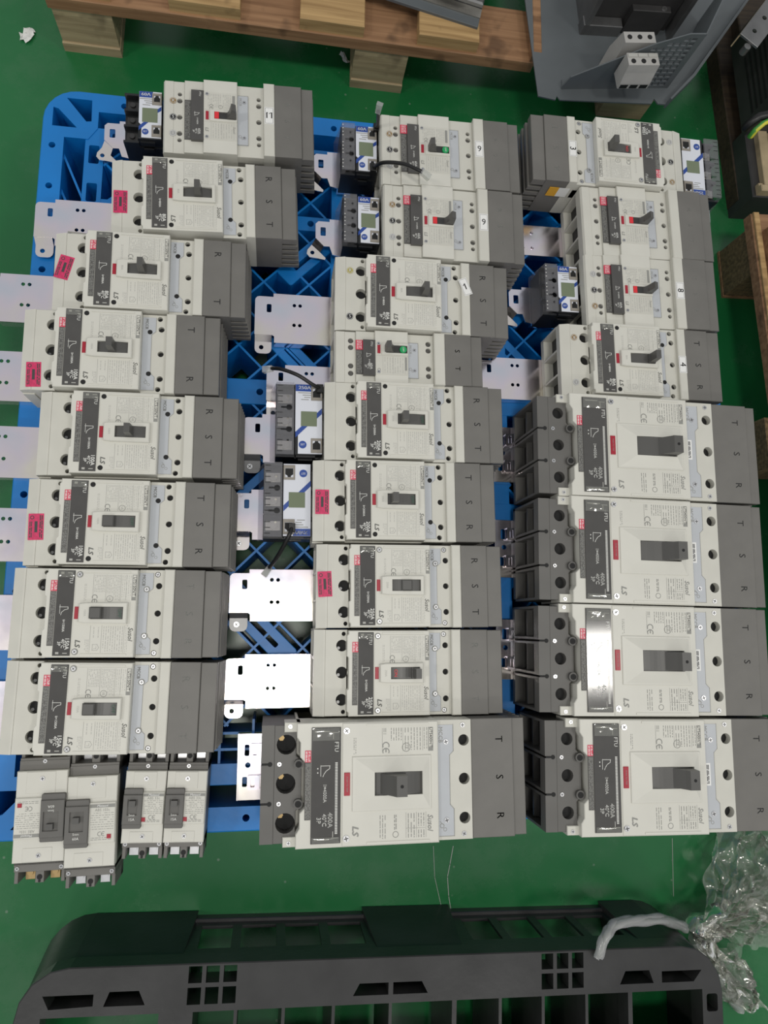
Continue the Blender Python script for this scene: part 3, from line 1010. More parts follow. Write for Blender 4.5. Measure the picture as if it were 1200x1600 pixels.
    part(h, 'lock_hole', 'L', lambda b: b.cyl(3.5, 0, 21, 21.25, 1.9, 12), 'hole_black')
    def dpr(b):
        z = 109.15
        b.ce(68.2, 40.5, z, 4.2)
        b.ring(91.8, 38.2, 4.3, 5.0, z)
        b.text('UL', 91.8, 38.2, z, 4.6)
        for d in (0, 0.35):
            b.text('Susol', 118.6 + d, -44.5, z, 8.4, shear=0.25, bold=1.6)
        b.text('LS', 33.0, -50, z, 9.6, shear=0.25, sx=1.15, bold=3)
        b.line([(64.0, 60), (64.0, 34.5)], 0.35, z)
        b.line([(88, 60), (88, 34.5)], 0.3, z)
        b.line([(111, 60), (111, 34.5)], 0.3, z)
        b.line([(91, -33), (91, -60)], 0.3, z)
        b.line([(103, -33), (103, -60)], 0.3, z)
        b.line([(114, -33), (114, -60)], 0.3, z)
        b.line([(91, -50), (113, -50)], 0.3, z)
        b.ring(79, -56, 2.8, 3.5, z)
    part(cv, 'cover_marks', 'L', dpr, 'print_grey')
    def lpr(b):
        z = 109.12
        b.dashes(65, 69, 53, 60, z, 2, 20, h=0.7)
        b.dashes(73, 87.5, 46, 60, z, 5, 21, h=0.8)
        b.dashes(89, 110, 35, 60, z, 6, 22, h=0.8)
        b.dashes(111.5, 117.5, 36, 60, z, 2, 23, h=0.7)
        b.dashes(60, 68.5, -60, -35, z, 3, 24, h=0.8)
        b.dashes(77, 80.5, -51, -35, z, 2, 25, h=1.0)
        b.dashes(92, 102, -60, -34, z, 3, 26, h=0.9)
        b.dashes(104, 113, -48, -34, z, 3, 27, h=0.9)
        b.dashes(104, 113, -60, -52, z, 3, 29, h=0.9)
        b.dashes(30.5, 34.5, 32, 50, z, 2, 28, h=0.6)
    part(cv, 'rating_print', 'L', lpr, 'print_grey')
    bar = part(root, 'type_plate', 'L', lambda b: b.quad(117.6, 123.4, 33.5, 60, 109.15), 'print_grey')
    part(bar, 'type_letters', 'L', lambda b: (b.quad(118.4, 122.6, 38, 59.2, 109.2)), 'beige_cover')
    part(bar, 'type_text', 'L', lambda b: (b.text('UTS400H/T', 120.5, 48.5, 109.3, 4.6), b.text('UTS400H/T', 120.7, 48.5, 109.3, 4.6)), 'print_dark')
    def plate(b):
        b.prism([(130, -62), (148.5, -62), (148.5, -33), (144, -28), (144, 27), (148.5, 31.5), (148.5, 61), (130, 61)], 101.2, 102.2)
    pl = part(root, 'name_plate', 'L', plate, 'bluegrey_plate')
    def ppr(b):
        z = 102.35
        b.text('MCCB', 133.6, 50, z, 6.6)
        b.text('MCCB', 133.8, 50, z, 6.6)
        b.line([(131, -62.4), (149, -62.4), (149, -33), (144.4, -28), (144.4, 27), (149, 31.5), (149, 61.4)], 0.5, z - 0.1)
        b.ring(134.5, -51, 2.0, 2.6, z)
        b.ring(138, -55, 1.6, 2.1, z)
        b.line([(132, -46), (137, -51)], 0.5, z)
    part(pl, 'plate_print', 'L', ppr, 'print_grey')
    if serial:
        sl = part(root, 'serial_sticker', 'L', lambda b: b.prism(rect(131.8, 138.4, -12, 14.5), 102.2, 102.45), 'white_sticker')
        part(sl, 'sticker_print', 'L', lambda b: (b.dashes(133.2, 136.6, -10, 12.5, 102.55, 2, 33, h=1.1, words=False)), 'print_dark')
    for px, py, pz, r in ((23.0, 58.0, 109, 4.2), (23.0, -58.0, 109, 4.2), (140.0, 42.0, 102.2, 3.6), (140.0, -45.0, 102.2, 3.6), (160.5, 60.5, 101.5, 3.3), (160.5, -60.5, 101.5, 3.3), (-40.5, 62.8, 99, 2.6), (-40.5, -62.8, 99, 2.6)):
        screw(root, px, py, pz, r, rot=px * 3 + py)
    tc = part(root, 'terminal_cover', 'L', terminal_cover_fn(171.4, 222.5, 238.0, 67.0, 99, 95), 'grey_plastic')
    letters(tc, order, 205, (43, 0, -43), 99.15, 12.5, 'print_dark' if dark else 'print_faint')
    return root

# ------------------------------------------------------------------ clip-on power meters (origin: middle of the white face, base)
def meter(label, x, y, rz, big=False, flip=False, clear_top=True, jacks=(1, 1)):
    root = thing('power_meter', label, 'meter', x, y, 166, rz, 'digital power meter modules')
    fw, fh = (35.6, 94.0) if big else (30.2, 69.5)
    tw = 24.5 if big else 20.0
    key = (big, flip)
    s = -1 if flip else 1
    hx, hy = fw / 2, fh / 2
    def body(b):
        b.box(-hx - tw, hx, -hy - 1, hy + 1, 0, 34)
        b.box(-hx, hx, -hy, hy, 34, 52, ch=0.8)
        b.box(-hx + 2, hx - 9, -hy - 2.2, -hy, 40, 46)
        b.box(-hx + 5, hx - 12, -hy - 3.5, -hy, 26, 34)
        for i in range(4):
            fy = -hy + (2 * hy) * i / 3
            b.box(-hx - tw, -hx, fy - 1.6, fy + 1.6, 34, 44)
    part(root, 'body', key, body, 'meter_black')
    for i in range(3):
        fy = hy * (2 - 2 * i) / 3
        part(root, 'terminal_lug', key, lambda b: (b.box(-hx - tw + 3, -hx - 3, -6, 6, 34, 36.5), b.cyl(-hx - tw / 2, 0, 36.4, 39.5, 5.0 if big else 3.6, 12)), 'terminal_metal' if big else 'equipment_dark', (0, fy, 0))
    def face(b):
        n1 = -hx + 4.2
        pts = [(-hx + 0.6, hy - 0.6), (-hx + 0.6, -hy * 0.35), (n1, -hy * 0.45), (n1, -hy + 1), (hx - 0.6, -hy + 1), (hx - 0.6, hy - 0.6)]
        if flip:
            pts = [(-a + 3.0 if a == n1 else -a, -c) for a, c in pts]
            pts = [(max(-hx + 0.6, min(hx - 0.6, a)), c) for a, c in pts]
        b.prism(pts, 51.5, 52.6)
    fc = part(root, 'face_plate', key, face, 'meter_white')
    def stripes(b):
        z = 52.8
        q = lambda pts: b.add([(s * a, s * c, z) for a, c in pts], [(0, 1, 2, 3)])
        lx, ly = hx - 0.8, hy
        q([(-lx, ly - 0.8), (-lx, ly - (10 if big else 9.5)), (5 if big else 3, ly - (10 if big else 9.5)), (5 if big else 3, ly - 0.8)])
        w = 7.5 if big else 6
        q([(lx, 15 if big else 13), (9 if big else 6, 7 if big else 6), (9 if big else 6, 7 - w), (lx, 15 - w if big else 13 - w)])
        q([(-8.5 if big else -8, -9 if big else -11), (-lx, -17.5 if big else -18), (-lx, -17.5 - w if big else -18 - w), (-8.5 + w if big else -8 + w, -9 if big else -11)])
    part(fc, 'blue_stripe', key, stripes, 'meter_blue')
    def lcd(b):
        x0, x1, yy0, yy1 = (-10, 10.5, -9.5, 10.2) if big else (-10.2, 9.6, -11.2, 9.6)
        b.prism(rect(min(s * x0, s * x1), max(s * x0, s * x1), min(s * yy0, s * yy1), max(s * yy0, s * yy1)), 52.5, 53.1, ch=0.2)
    part(root, 'display', key, lcd, 'lcd_green')
    def prt(b):
        rot = 180 if flip else 0
        t = '250A' if big else '60A'
        for d in (0, 0.25):
            b.text(t, s * ((-5.5 if big else -6) + d), s * (hy - 5.2), 52.95, 6.4, rot, sx=1.15)
    part(fc, 'rating_text', key, prt, 'white_sticker')
    def small(b):
        z = 52.75
        hy2 = hy - (11.5 if big else 11)
        for k, (l0, l1) in enumerate(((-14, 3), (-8, 3), (-6, 2), (-10, 0))):
            yy = hy2 - k * 3.0
            b.quad(min(s * l0, s * l1), max(s * l0, s * l1), min(s * yy, s * (yy - 1.0)), max(s * yy, s * (yy - 1.0)), z)
    part(fc, 'face_print', key, small, 'print_grey')
    def logo(b):
        b.cyl(s * (-hx + (10.2 if big else 9.2)), s * (-hy + (13.0 if big else 9.5)), 52.6, 52.95, 5.0 if big else 4.2, 18)
    lg = part(fc, 'logo_badge', key, logo, 'meter_blue')
    part(lg, 'logo_text', key, lambda b: b.text('SET', s * (-hx + (10.2 if big else 9.2)), s * (-hy + (13.0 if big else 9.5)), 53.05, 3.6, 180 if flip else 0), 'meter_white')
    jw, jh = (14.5, 19) if big else (12.5, 17)
    for sy, on in ((1, jacks[0]), (-1, jacks[1])):
        jx, jy = s * (hx - jw / 2 - 0.4), s * sy * (hy - jh / 2 - (3.0 if sy > 0 else 2.5))
        jk = part(root, 'jack', (big, 'j'), lambda b: b.prism(rect(-jw / 2, jw / 2, -jh / 2, jh / 2), 48, 53.8, holes=[rect(-jw / 2 + 2, jw / 2 - 2, -jh / 2 + 4, jh / 2 - 3)], ch=0.4), 'jack_beige', (jx, jy, 0), 180 if flip else 0)
        part(jk, 'jack_socket', big, lambda b: (b.prism([(-jw / 2 + 2.4, -jh / 2 + 4.4), (jw / 2 - 2.4, -jh / 2 + 4.4), (jw / 2 - 2.4, jh / 2 - 7), (2, jh / 2 - 5), (2, jh / 2 - 3.4), (-2, jh / 2 - 3.4), (-2, jh / 2 - 5), (-jw / 2 + 2.4, jh / 2 - 7)], 51.5, 53.0)), 'hole_black')
    if clear_top:
        def cl(b):
            x0, x1 = -hx - tw, -hx - 1
            hs = [circ(-hx - tw * 0.36, s2 * hy * 0.62, 1.6, 8) for s2 in (1, 0, -1)]
            slots = []
            for s2 in (1, -1):
                yy = s2 * hy * 0.31
                slots.append([(-hx - tw * 0.72, yy - 1.3), (-hx - tw * 0.45, yy - 1.3)] + [(-hx - tw * 0.30 + 4.0 * math.cos(R(a)), yy + 4.0 * math.sin(R(a))) for a in (-150, -110, -70, -30, 10, 50, 90, 130)] + [(-hx - tw * 0.45, yy + 1.3), (-hx - tw * 0.72, yy + 1.3)])
            b.prism(rect(x0 + 1, x1, -hy - 0.5, hy + 0.5), 53, 55.5, holes=hs + slots)
            # sloping skirt
            b.add([(x0 + 1, -hy - 0.5, 55), (x0 + 1, hy + 0.5, 55), (x0 - 7, hy + 0.5, 10), (x0 - 7, -hy - 0.5, 10)], [(0, 1, 2, 3)])
            b.add([(x0 + 1, -hy - 0.5, 55), (x0 - 7, -hy - 0.5, 10), (x0 + 3, -hy - 0.5, 10), (x0 + 7, -hy - 0.5, 55)], [(0, 1, 2, 3)])
            b.add([(x0 + 1, hy + 0.5, 55), (x0 - 7, hy + 0.5, 10), (x0 + 3, hy + 0.5, 10), (x0 + 7, hy + 0.5, 55)], [(3, 2, 1, 0)])
        cc = part(root, 'clear_terminal_cover', key, cl, 'clear_cover')
        def marks(b):
            z = 55.6
            n = 13
            for i in range(n):
                yy = hy * 0.92 - 2 * hy * 0.92 * i / (n - 1)
                if i % 5 == 4:
                    continue
                b.quad(-hx - tw + (1.5 if not big else 2), -hx - tw + (3.2 if not big else 9), yy - 0.45, yy + 0.45, z)
        part(cc, 'moulded_marks', key, marks, 'print_white' if not big else 'hole_black')
    return root

# ------------------------------------------------------------------ zinc mounting plates (origin: left end, top surface)
def mounting_plate(label, x, y, rz, length=150, tab=True, foot='steel', slot=True, pairs=True, narrow=33.5, z=165.5):
    root = thing('mounting_plate', label, 'bracket', x, y, z, rz, 'zinc-plated mounting plates')
    K = (length, tab, slot, pairs, narrow)
    def sheet(b):
        o = []
        o += [(0 + 6 * (1 - math.cos(R(a))), narrow - 6 - 0 + 6 * math.sin(R(a)) - 5) for a in (0, 30, 60, 90)]
        o += [(25, narrow - 5), (25, narrow), (length, narrow), (length, -narrow)]
        o += [(27, -narrow), (27, -narrow + 9), (24, -narrow + 11), (0, -narrow + 11)]
        hs = []
        if slot:
            hs.append(rrect(16, 22.5, 8, 20, 1.5, 2))
        if pairs:
            for px in (54, 62):
                for py in (20, -9):
                    hs.append(circ(px, py, 2.5, 12))
        b.prism(o, -1.8, 0, holes=hs)
        b.box(27, length, -narrow, -narrow + 1.8, -15.4, -1.0)
        b.box(25, length, narrow - 1.8, narrow, -15.4, -1.0)
    part(root, 'sheet', K, sheet, 'zinc_plate')
    if tab:
        def ft(b):
            b.prof([(0, -1.6), (0, -0.2), (0, -0.2), (0, -1.6)], 0, 0.001) if False else None
            # short ramp down and a rounded foot
            yy = -narrow + 11
            b.add([(0.5, yy, -0.3), (23.5, yy, -0.3), (23.5, yy - 7, -9), (0.5, yy - 7, -9), (0.5, yy, -1.8), (23.5, yy, -1.8), (23.5, yy - 7, -10.5), (0.5, yy - 7, -10.5)],
                  [(3, 2, 1, 0), (4, 5, 6, 7), (0, 1, 5, 4), (1, 2, 6, 5), (3, 0, 4, 7), (2, 3, 7, 6)])
            b.prism([(0.5, yy - 7), (0.5, yy - 17)] + [(7.5 - 7 * math.cos(R(a)), yy - 17 - 7 * math.sin(R(a))) for a in (30, 60, 90)] + [(16.5 + 7 * math.sin(R(a)), yy - 17 - 7 * math.cos(R(a))) for a in (0, 30, 60)] + [(23.5, yy - 17), (23.5, yy - 7)], -10.5, -9, holes=[circ(9.5, yy - 15, 3.2, 12)])
        f = part(root, 'foot', K, ft, 'zinc_plate' if foot != 'grey' else 'steel_dark')
        if foot != 'hole':
            screw(root, 9.5, -narrow - 4, -9.4, 4.2, rot=x)
    return root

def small_plate(label, x, y, rz):
    root = thing('mounting_plate', label, 'bracket', x, y, 165.5, rz, 'zinc-plated mounting plates')
    def sheet(b):
        b.prism([(4, 24), (0, 20), (0, -2), (12, -14), (20, -14), (24, -26), (34, -28), (120, -28), (120, 28), (20, 28), (20, 24)], -1.8, 0, holes=[rrect(7, 14.5, 2, 15, 1.2, 2)])
        b.box(34, 120, -28, -26.2, -15.4, -1)
        b.box(34, 120, 26.2, 28, -15.4, -1)
    part(root, 'sheet', 's', sheet, 'zinc_plate')
    def ft(b):
        b.add([(1, -1, -0.3), (12, -13, -0.3), (7, -19, -9), (-5, -8, -9), (1, -1, -1.8), (12, -13, -1.8), (7, -19, -10.5), (-5, -8, -10.5)],
              [(3, 2, 1, 0), (4, 5, 6, 7), (0, 1, 5, 4), (1, 2, 6, 5), (3, 0, 4, 7), (2, 3, 7, 6)])
        b.prism([(-5, -8), (-11, -16), (-12, -22), (-8, -27), (2, -28), (14, -30), (15, -27), (7, -19)], -10.5, -9, holes=[circ(-4, -20, 3.0, 12)])
    part(root, 'foot', 's', ft, 'zinc_plate')
    return root

def rail_bracket(label, x, y, rz):
    """narrow slotted bracket under a 400 A breaker (origin: left end, top)"""
    root = thing('slotted_bracket', label, 'bracket', x, y, 165.5, rz, 'slotted zinc brackets')
    def sheet(b):
        b.prism(rect(0, 70, -40, 40), -1.8, 0, holes=[rrect(7, 13, 13, 27, 1.5, 2), rrect(5, 11, -24, -12, 1.5, 2), circ(11.5, 2, 3.4, 10)], ch=0.3)
        b.box(-1.5, 0.2, -40, 40, -15.4, -0.2)
        b.box(0, 70, 38.4, 40, -15.4, -1)
        b.box(0, 70, -40, -38.4, -15.4, -1)
    part(root, 'sheet', 'r', sheet, 'zinc_plate')
    for sx, sy in ((13.5, 20), (11.5, -18)):
        def loop(b):
            b.prism(rrect(0, 15, -8.5, 8.5, 2, 2), 5, 7, holes=[rrect(4, 9, -5.5, 5.5, 1, 2)])
            b.box(1, 20, -8.5, -7, -1.5, 5.5)
            b.box(1, 20, 7, 8.5, -1.5, 5.5)
        part(root, 'raised_loop', 'r', loop, 'zinc_plate', (sx, sy, 0))
    return root

# ------------------------------------------------------------------ small two-pole breakers (origin: centre of the base, length along y)
def small_breaker(label, x, y, rz, w, l, amps, turned=False, side=1, metal='screw_steel', caps='ABS 103c', mid=0.45):
    root = thing('small_circuit_breaker', label, 'breaker', x, y, 151, rz, 'small two-pole circuit breakers')
    K = (w, l)
    hw, hl = w / 2, l / 2
    c0, c1 = -hl + l * 0.165, hl - l * 0.175
    def base(b):
        b.box(-hw, hw, -hl + 20, hl - 16, 0, 50)
        for sgn in (1, -1):
            e = sgn * hl
            i0 = sgn * (hl - 22)
            for px, pw in ((-hw + 2, 4), (0, w * 0.17), (hw - 2, 4)):
                b.box(px - pw / 2, px + pw / 2, min(e, i0), max(e, i0), 0, 46, ch=0.4)
            b.box(-hw, hw, min(sgn * (hl - 13), i0), max(sgn * (hl - 13), i0), 0, 49, ch=0.4)
            b.box(-hw, hw, min(e, i0), max(e, i0), 0, 12)
        b.box(-hw, hw, c0 - 4, c0, 0, 50)
    part(root, 'base', K, base, 'grey_plastic')
    for sgn in (1, -1):
        for px in (-hw * 0.5, hw * 0.5):
            part(root, 'terminal', (K, sgn), lambda b: (b.box(-5.5, 5.5, -8, 6, 0, 3, ch=0.4), b.cyl(0, 0, 3, 5, 3.4, 12)), metal, (px, sgn * (hl - 8), 20 if sgn > 0 else 30))
        part(root, 'fixing_hole', K, lambda b: b.cyl(0, 0, 0, 0.4, 3.0, 12), 'hole_black', (0, sgn * (hl - 6), 46))
        part(root, 'pin_hole', K, lambda b: b.cyl(0, 0, 0, 0.4, 1.5, 10), 'hole_black', (0, sgn * (hl - 1.8), 46))
        for px in ((-hw + 3.5, hw - 3.5) if sgn < 0 else (0,)):
            screw(root, px, sgn * (hl - 17), 49, 2.6, rot=px + l)
    def cover(b):
        b.box(-hw - 0.4, hw + 0.4, c0, c1, 44, 57, ch=0.8)
        d = (c1 - c0)
        b.box(-hw * 0.62, hw * 0.55, c1 - d * 0.25, c1 - 0.9, 56.6, 57.5, ch=0.4)
        b.box(-hw * 0.62, hw * 0.55, c0 + 0.9, c0 + d * 0.16, 56.6, 57.5, ch=0.4)
        b.box(-hw, hw, c0 + d * 0.26, c1 - d * 0.29, 56.8, 59.5, ch=0.8)
    cv = part(root, 'cover', K, cover, 'beige_cover')
    d = c1 - c0
    ya, yb = c0 + d * 0.28, c1 - d * 0.31
    s = side
    xa, xb = (-hw + w * 0.44, hw - 1.0) if s < 0 else (-hw + 1.0, hw - w * 0.44)
    # label field lies on the side away from the handle
    lx0, lx1 = (-hw + 0.8, -hw + w * 0.52) if s > 0 else (hw - w * 0.52, hw - 0.8)
    lab = part(root, 'rating_label', (K, s), lambda b: b.prism(rect(lx0, lx1, ya, yb), 59.3, 59.75), 'beige_cover')
    t = 180
    flipy = turned
    def pr(b):
        z = 59.85
        bh = (yb - ya) * 0.055
        if not flipy:
            b.quad(lx0, lx1, yb - bh * 1.7, yb, z)
            b.dashes(ya + (yb - ya) * 0.30, yb - bh * 3.8, lx0 + 1, lx1 - 1, z, 8, 4, h=0.5, axis='x')
            b.text(caps, (lx0 + lx1) / 2, yb - bh * 2.9, z, 4.2, 0)
            b.ce((lx0 + lx1) / 2 - 2, ya + (yb - ya) * 0.2, z, 2.6, 0)
            b.dashes(ya + 1, ya + (yb - ya) * 0.12, lx0 + 2, lx1 - 3, z, 2, 6, h=0.6, axis='x')
        else:
            b.quad(lx0, lx1, ya, ya + bh * 1.7, z)
            b.dashes(ya + bh * 4.0, yb - (yb - ya) * 0.34, lx0 + 1, lx1 - 1, z, 8, 4, h=0.5, axis='x')
            b.text(caps, (lx0 + lx1) / 2, ya + bh * 2.9, z, 4.2, 180)
            b.ce((lx0 + lx1) / 2 + 2, yb - (yb - ya) * 0.24, z, 2.6, 180)
            b.dashes(yb - (yb - ya) * 0.12, yb - 1, lx0 + 2, lx1 - 3, z, 2, 6, h=0.6, axis='x')
    part(lab, 'label_print', (K, s, flipy, caps), pr, 'print_grey')
    bh = (yb - ya) * 0.055
    part(lab, 'maker_text', (K, s, flipy), lambda b: b.text('Metasol', (lx0 + lx1) / 2, (ya + bh * .85) if flipy else (yb - bh * .85), 59.95, 3.8, 180 if flipy else 0, shear=0.15), 'white_sticker')
    bx = (lx0 + 4.5) if (s > 0) == flipy else (lx1 - 4.5)
    bx = lx0 + 4.5 if flipy else (lx1 - 5.5 if w > 50 else lx0 + 1.2)
    by = yb - (yb - ya) * 0.14 if flipy else ya + (yb - ya) * 0.13
    part(root, 'trip_button', K, lambda b: b.box(-2.3, 2.3, -2.3, 2.3, 0, 0.8, ch=0.2), 'red_button', (bx, by, 59.7))
    # handle housing
    kx0, kx1 = (lx1 + 0.6, hw + 0.2) if s > 0 else (-hw - 0.2, lx0 - 0.6)
    ka, kb = ya - 5.5, yb + 6.0
    def hous(b):
        b.prism(rrect(kx0, kx1, ka, kb, 1.5, 2), 57, 61.5, ch=0.5)
        b.prism(rect(kx0, kx1, ya - 0.5, yb - 0.5), 61, 63.5, holes=[rect(kx0 + 5, kx1 - 5.2, ya + (yb - ya) * 0.30, yb - (yb - ya) * 0.16)] if not flipy else [rect(kx0 + 3, kx1 - 6, ya + (yb - ya) * 0.16, yb - (yb - ya) * 0.32)], ch=0.6)
    hs = part(root, 'handle_housing', (K, s, flipy), hous, 'grey_block')
    hyc = (ya + (yb - ya) * 0.30, yb - (yb - ya) * 0.16) if not flipy else (ya + (yb - ya) * 0.16, yb - (yb - ya) * 0.32)
    hcx = (kx0 + kx1) / 2 + (-0.1 if not flipy else -1.5)
    part(root, 'handle', (K, 'h'), lambda b: (b.prof([(-3.6, 0), (3.6, 0), (3.6, 6), (-3.6, 6)], -3.2, 3.2)), 'handle_grey', (hcx, hyc[0] + (hyc[1] - hyc[0]) * mid, 61.5))
    part(hs, 'rating_text', (K, s, flipy, amps), lambda b: (b.text('%dA' % amps, hcx, (yb - 9.5 + 2) if flipy else ya + 5, 63.65, 4.2, 0 if not flipy else 180), b.text('5mm', hcx, (yb - 12.0) if flipy else ya + 9.8, 63.65, 3.4, 0 if not flipy else 180)), 'print_white')
    for px, py in ((0.5, c1 - 8.5), (0.5, c0 + 7.5)):
        screw(root, px, py, 57.4, 3.0, rot=py * 7)
    return root
# ------------------------------------------------------------------ the floor
fb = MB()
fb.add([(-4000, -4000, 0), (4000, -4000, 0), (4000, 4000, 0), (-4000, 4000, 0)], [(0, 1, 2, 3)])
solo('floor', 'green glossy epoxy floor', 'floor', fb, 'green_epoxy', kind='structure')

# ------------------------------------------------------------------ blue plastic pallet
PX, PY, PA = -20.0, 247.0, -1.4
pal = thing('plastic_pallet', 'large blue plastic pallet that carries the rows of breakers', 'pallet', PX, PY, 0, PA)
BW, BH = 346.0, 503.0     # from the origin: left edge at -310-ish, see below
L0, L1, T1, T0 = -308.0, 700.0, 503.0, -503.0
def rim_fn(b):
    outer = []
    for cx, cy, a0, r in ((L1, T0, -90, 14), (L1, T1, 0, 46), (L0, T1, 90, 46), (L0, T0, 180, 14)):
        ox, oy = cx - r * (1 if cx > 0 else -1), cy - r * (1 if cy > 0 else -1)
        outer += [(ox + r * math.cos(R(a0 + 15 * i)), oy + r * math.sin(R(a0 + 15 * i))) for i in range(7)]
    inner = [(L0 + 74, T0 + 30), (L1 - 74, T0 + 30), (L1 - 30, T0 + 74), (L1 - 30, T1 - 74), (L1 - 74, T1 - 30), (L0 + 74, T1 - 30), (L0 + 74, T1 - 56), (L0 + 62, T1 - 74), (L0 + 30, T1 - 74), (L0 + 30, T0 + 74), (L0 + 62, T0 + 74), (L0 + 74, T0 + 56)]
    hs = [inner]
    hs.append([(L0 + 30, T1 - 13), (L0 + 64, T1 - 13), (L0 + 65, T1 - 46), (L0 + 58, T1 - 47)])
    hs.append([(L0 + 13, T1 - 29), (L0 + 20, T1 - 31), (L0 + 46, T1 - 58), (L0 + 13, T1 - 58)])
    hs.append([(L0 + 30, T0 + 13), (L0 + 64, T0 + 13), (L0 + 65, T0 + 46), (L0 + 58, T0 + 47)])
    hs.append([(L0 + 13, T0 + 29), (L0 + 20, T0 + 31), (L0 + 46, T0 + 58), (L0 + 13, T0 + 58)])
    for k in range(9):
        hs.append(circ(L0 + 108 + k * 100, T1 - 17, 4.6, 10))
        hs.append(circ(L0 + 108 + k * 100, T0 + 16, 4.6, 10))
    for k in range(13):
        hs.append(circ(L0 + 15, T1 - 88 - k * 62, 4.6, 10))
    b.prism(outer, 8, 150, holes=hs, ch=1.5)
part(pal, 'rim', 'b', rim_fn, 'blue_plastic')
def band_fn(b):
    # inner ring and cross bands, with slots
    x0, x1, y0, y1 = L0 + 58, L1 - 58, T0 + 56, T1 - 54
    w = 26
    hs = [rect(x0 + w, x1 - w, y0 + w, y1 - w)]
    for k in range(14):
        hs.append(rrect(x0 + 6, x0 + 20, y1 - 56 - k * 58, y1 - 28 - k * 58, 2, 2))
    for k in range(16):
        hs.append(rrect(x0 + 36 + k * 54, x0 + 66 + k * 54, y1 - 19, y1 - 7, 2, 2))
    b.prism(rect(x0, x1, y0, y1), 20, 149, holes=hs, ch=0.8)
part(pal, 'inner_band', 'b', band_fn, 'blue_plastic')
IX0, IX1, IY0, IY1 = L0 + 84, L1 - 84, T0 + 82, T1 - 80
for k, (yc, w) in enumerate(((72, 36), (-93, 34), (330, 22))):
    part(pal, 'cross_band', ('x', k), lambda b: b.prism(rect(IX0 - 2, IX1 + 2, yc - w / 2, yc + w / 2), 22, 148.6, holes=[circ(IX0 + 28 + i * 66, yc, 4.8, 10) for i in range(13)], ch=0.8), 'blue_plastic')
for k, (xc, w) in enumerate(((-100, 26), (112, 28), (345, 26), (528, 26))):
    part(pal, 'cross_band', ('y', k), lambda b: b.box(xc - w / 2, xc + w / 2, IY0 - 2, IY1 + 2, 22, 148.2, ch=0.8), 'blue_plastic')
# diagonal ribs
def clip(c, sgn):
    pts = []
    for x in (IX0, IX1):
        y = (c - x) if sgn > 0 else (x - c)
        if IY0 + 46 <= y <= IY1:
            pts.append((x, y))
    for y in (IY0 + 46, IY1):
        x = (c - y) if sgn > 0 else (y + c)
        if IX0 <= x <= IX1:
            pts.append((x, y))
    return pts[:2] if len(pts) >= 2 else None
rn = 0
for sgn in (1, -1):
    for c in range(-700, 1200, 64):
        cc = c + (43 if sgn > 0 else 20)
        p = clip(cc, sgn)
        if p and (abs(p[0][0] - p[1][0]) > 30):
            (xa, ya), (xb, yb) = p
            ln = math.hypot(xb - xa, yb - ya)
            o = part(pal, 'diagonal_rib', int(ln), lambda b: b.box(-ln / 2, ln / 2, -1.5, 1.5, 55, 146.5 + 0.0), 'blue_plastic', ((xa + xb) / 2, (ya + yb) / 2, 0.04 * rn), math.degrees(math.atan2(yb - ya, xb - xa)))
            rn += 1
# straight ribs of the near edge
for yc in (-404, -384, -427):
    part(pal, 'rib', ('s', yc), lambda b: b.box(IX0, IX1, yc - 1.6, yc + 1.6, 60, 146), 'blue_plastic')
for k in range(20):
    part(pal, 'rib', 'v', lambda b: b.box(-1.6, 1.6, -55, 0, 60, 146.3), 'blue_plastic', (IX0 + 20 + k * 42, IY0 + 54, 0))
# wide slotted stays across the openings
for cx, cy, an, ln in ((66, 278, 45, 100), (56, 118, -45, 105), (12, -253, -45, 110), (-4, -70, 45, 90), (372, 140, -45, 120), (395, 232, 45, 90), (-285 + 90, -350, 45, 90), (366, -168, 45, 110), (-180, 300, -50, 110)):
    part(pal, 'slotted_stay', ln, lambda b: b.prism(rrect(-ln / 2, ln / 2, -15, 15, 4, 2), 70, 147.4, holes=[rrect(-ln * 0.28, ln * 0.28, -3.4, 3.4, 2, 2)], ch=0.8), 'blue_plastic', (cx, cy, 0), an)
# slanted webs inside the edge gap
for k in range(15):
    part(pal, 'web', 'w', lambda b: b.box(-38, 38, -1.5, 1.5, 30, 142), 'blue_plastic', (L0 + 44, T1 - 130 - k * 54, 0), -66)
for cx in (-240, 190, 620):
    for cy in (-430, 0, 430):
        part(pal, 'foot', 'f', lambda b: b.box(-55, 55, -50, 50, 0, 21, ch=1.0), 'blue_plastic', (cx, cy, 0))

# ------------------------------------------------------------------ mounting plates
p2 = mounting_plate('iridescent zinc plate under a flat metal bar, below the top-left meter', -315, 544, -0.5, 190, foot='hole')
bar = thing('flat_bar', 'flat tinned bar with a round hole lying on the upper-left zinc plate', 'busbar', -263, 520, 165.7, -4)
part(bar, 'strip', 'b', lambda b: b.prism(rect(-9, 80, -10, 10), 0, 3, holes=[circ(0, 0, 5, 14)], ch=0.4), 'terminal_metal')
part(bar, 'stamped_text', 'b', lambda b: b.dashes(-8, -4, -8, 8, 3.1, 2, 4, h=0.8), 'print_dark')
mounting_plate('lilac-tinted zinc plate at the left frame edge beside the breaker with the tilted seal', -379, 434, -1, 190, slot=True)
mounting_plate('cream-tinted zinc plate at the left frame edge beside the upper of the 100 A breakers', -400, 327, -1, 180)
mounting_plate('pale violet zinc plate at the left frame edge beside the middle 100 A breaker', -398, 227, -1.4, 200)
mounting_plate('duller grey zinc plate at the left frame edge beside the lowest 100 A breaker', -387, 121, -1.6, 190)
mounting_plate('zinc plate at the left frame edge beside the upper 150 A breaker', -400, 13, -1.8, 190)
mounting_plate('zinc plate sliver at the left frame edge beside the lower 150 A breaker', -396, -91, -2, 190)
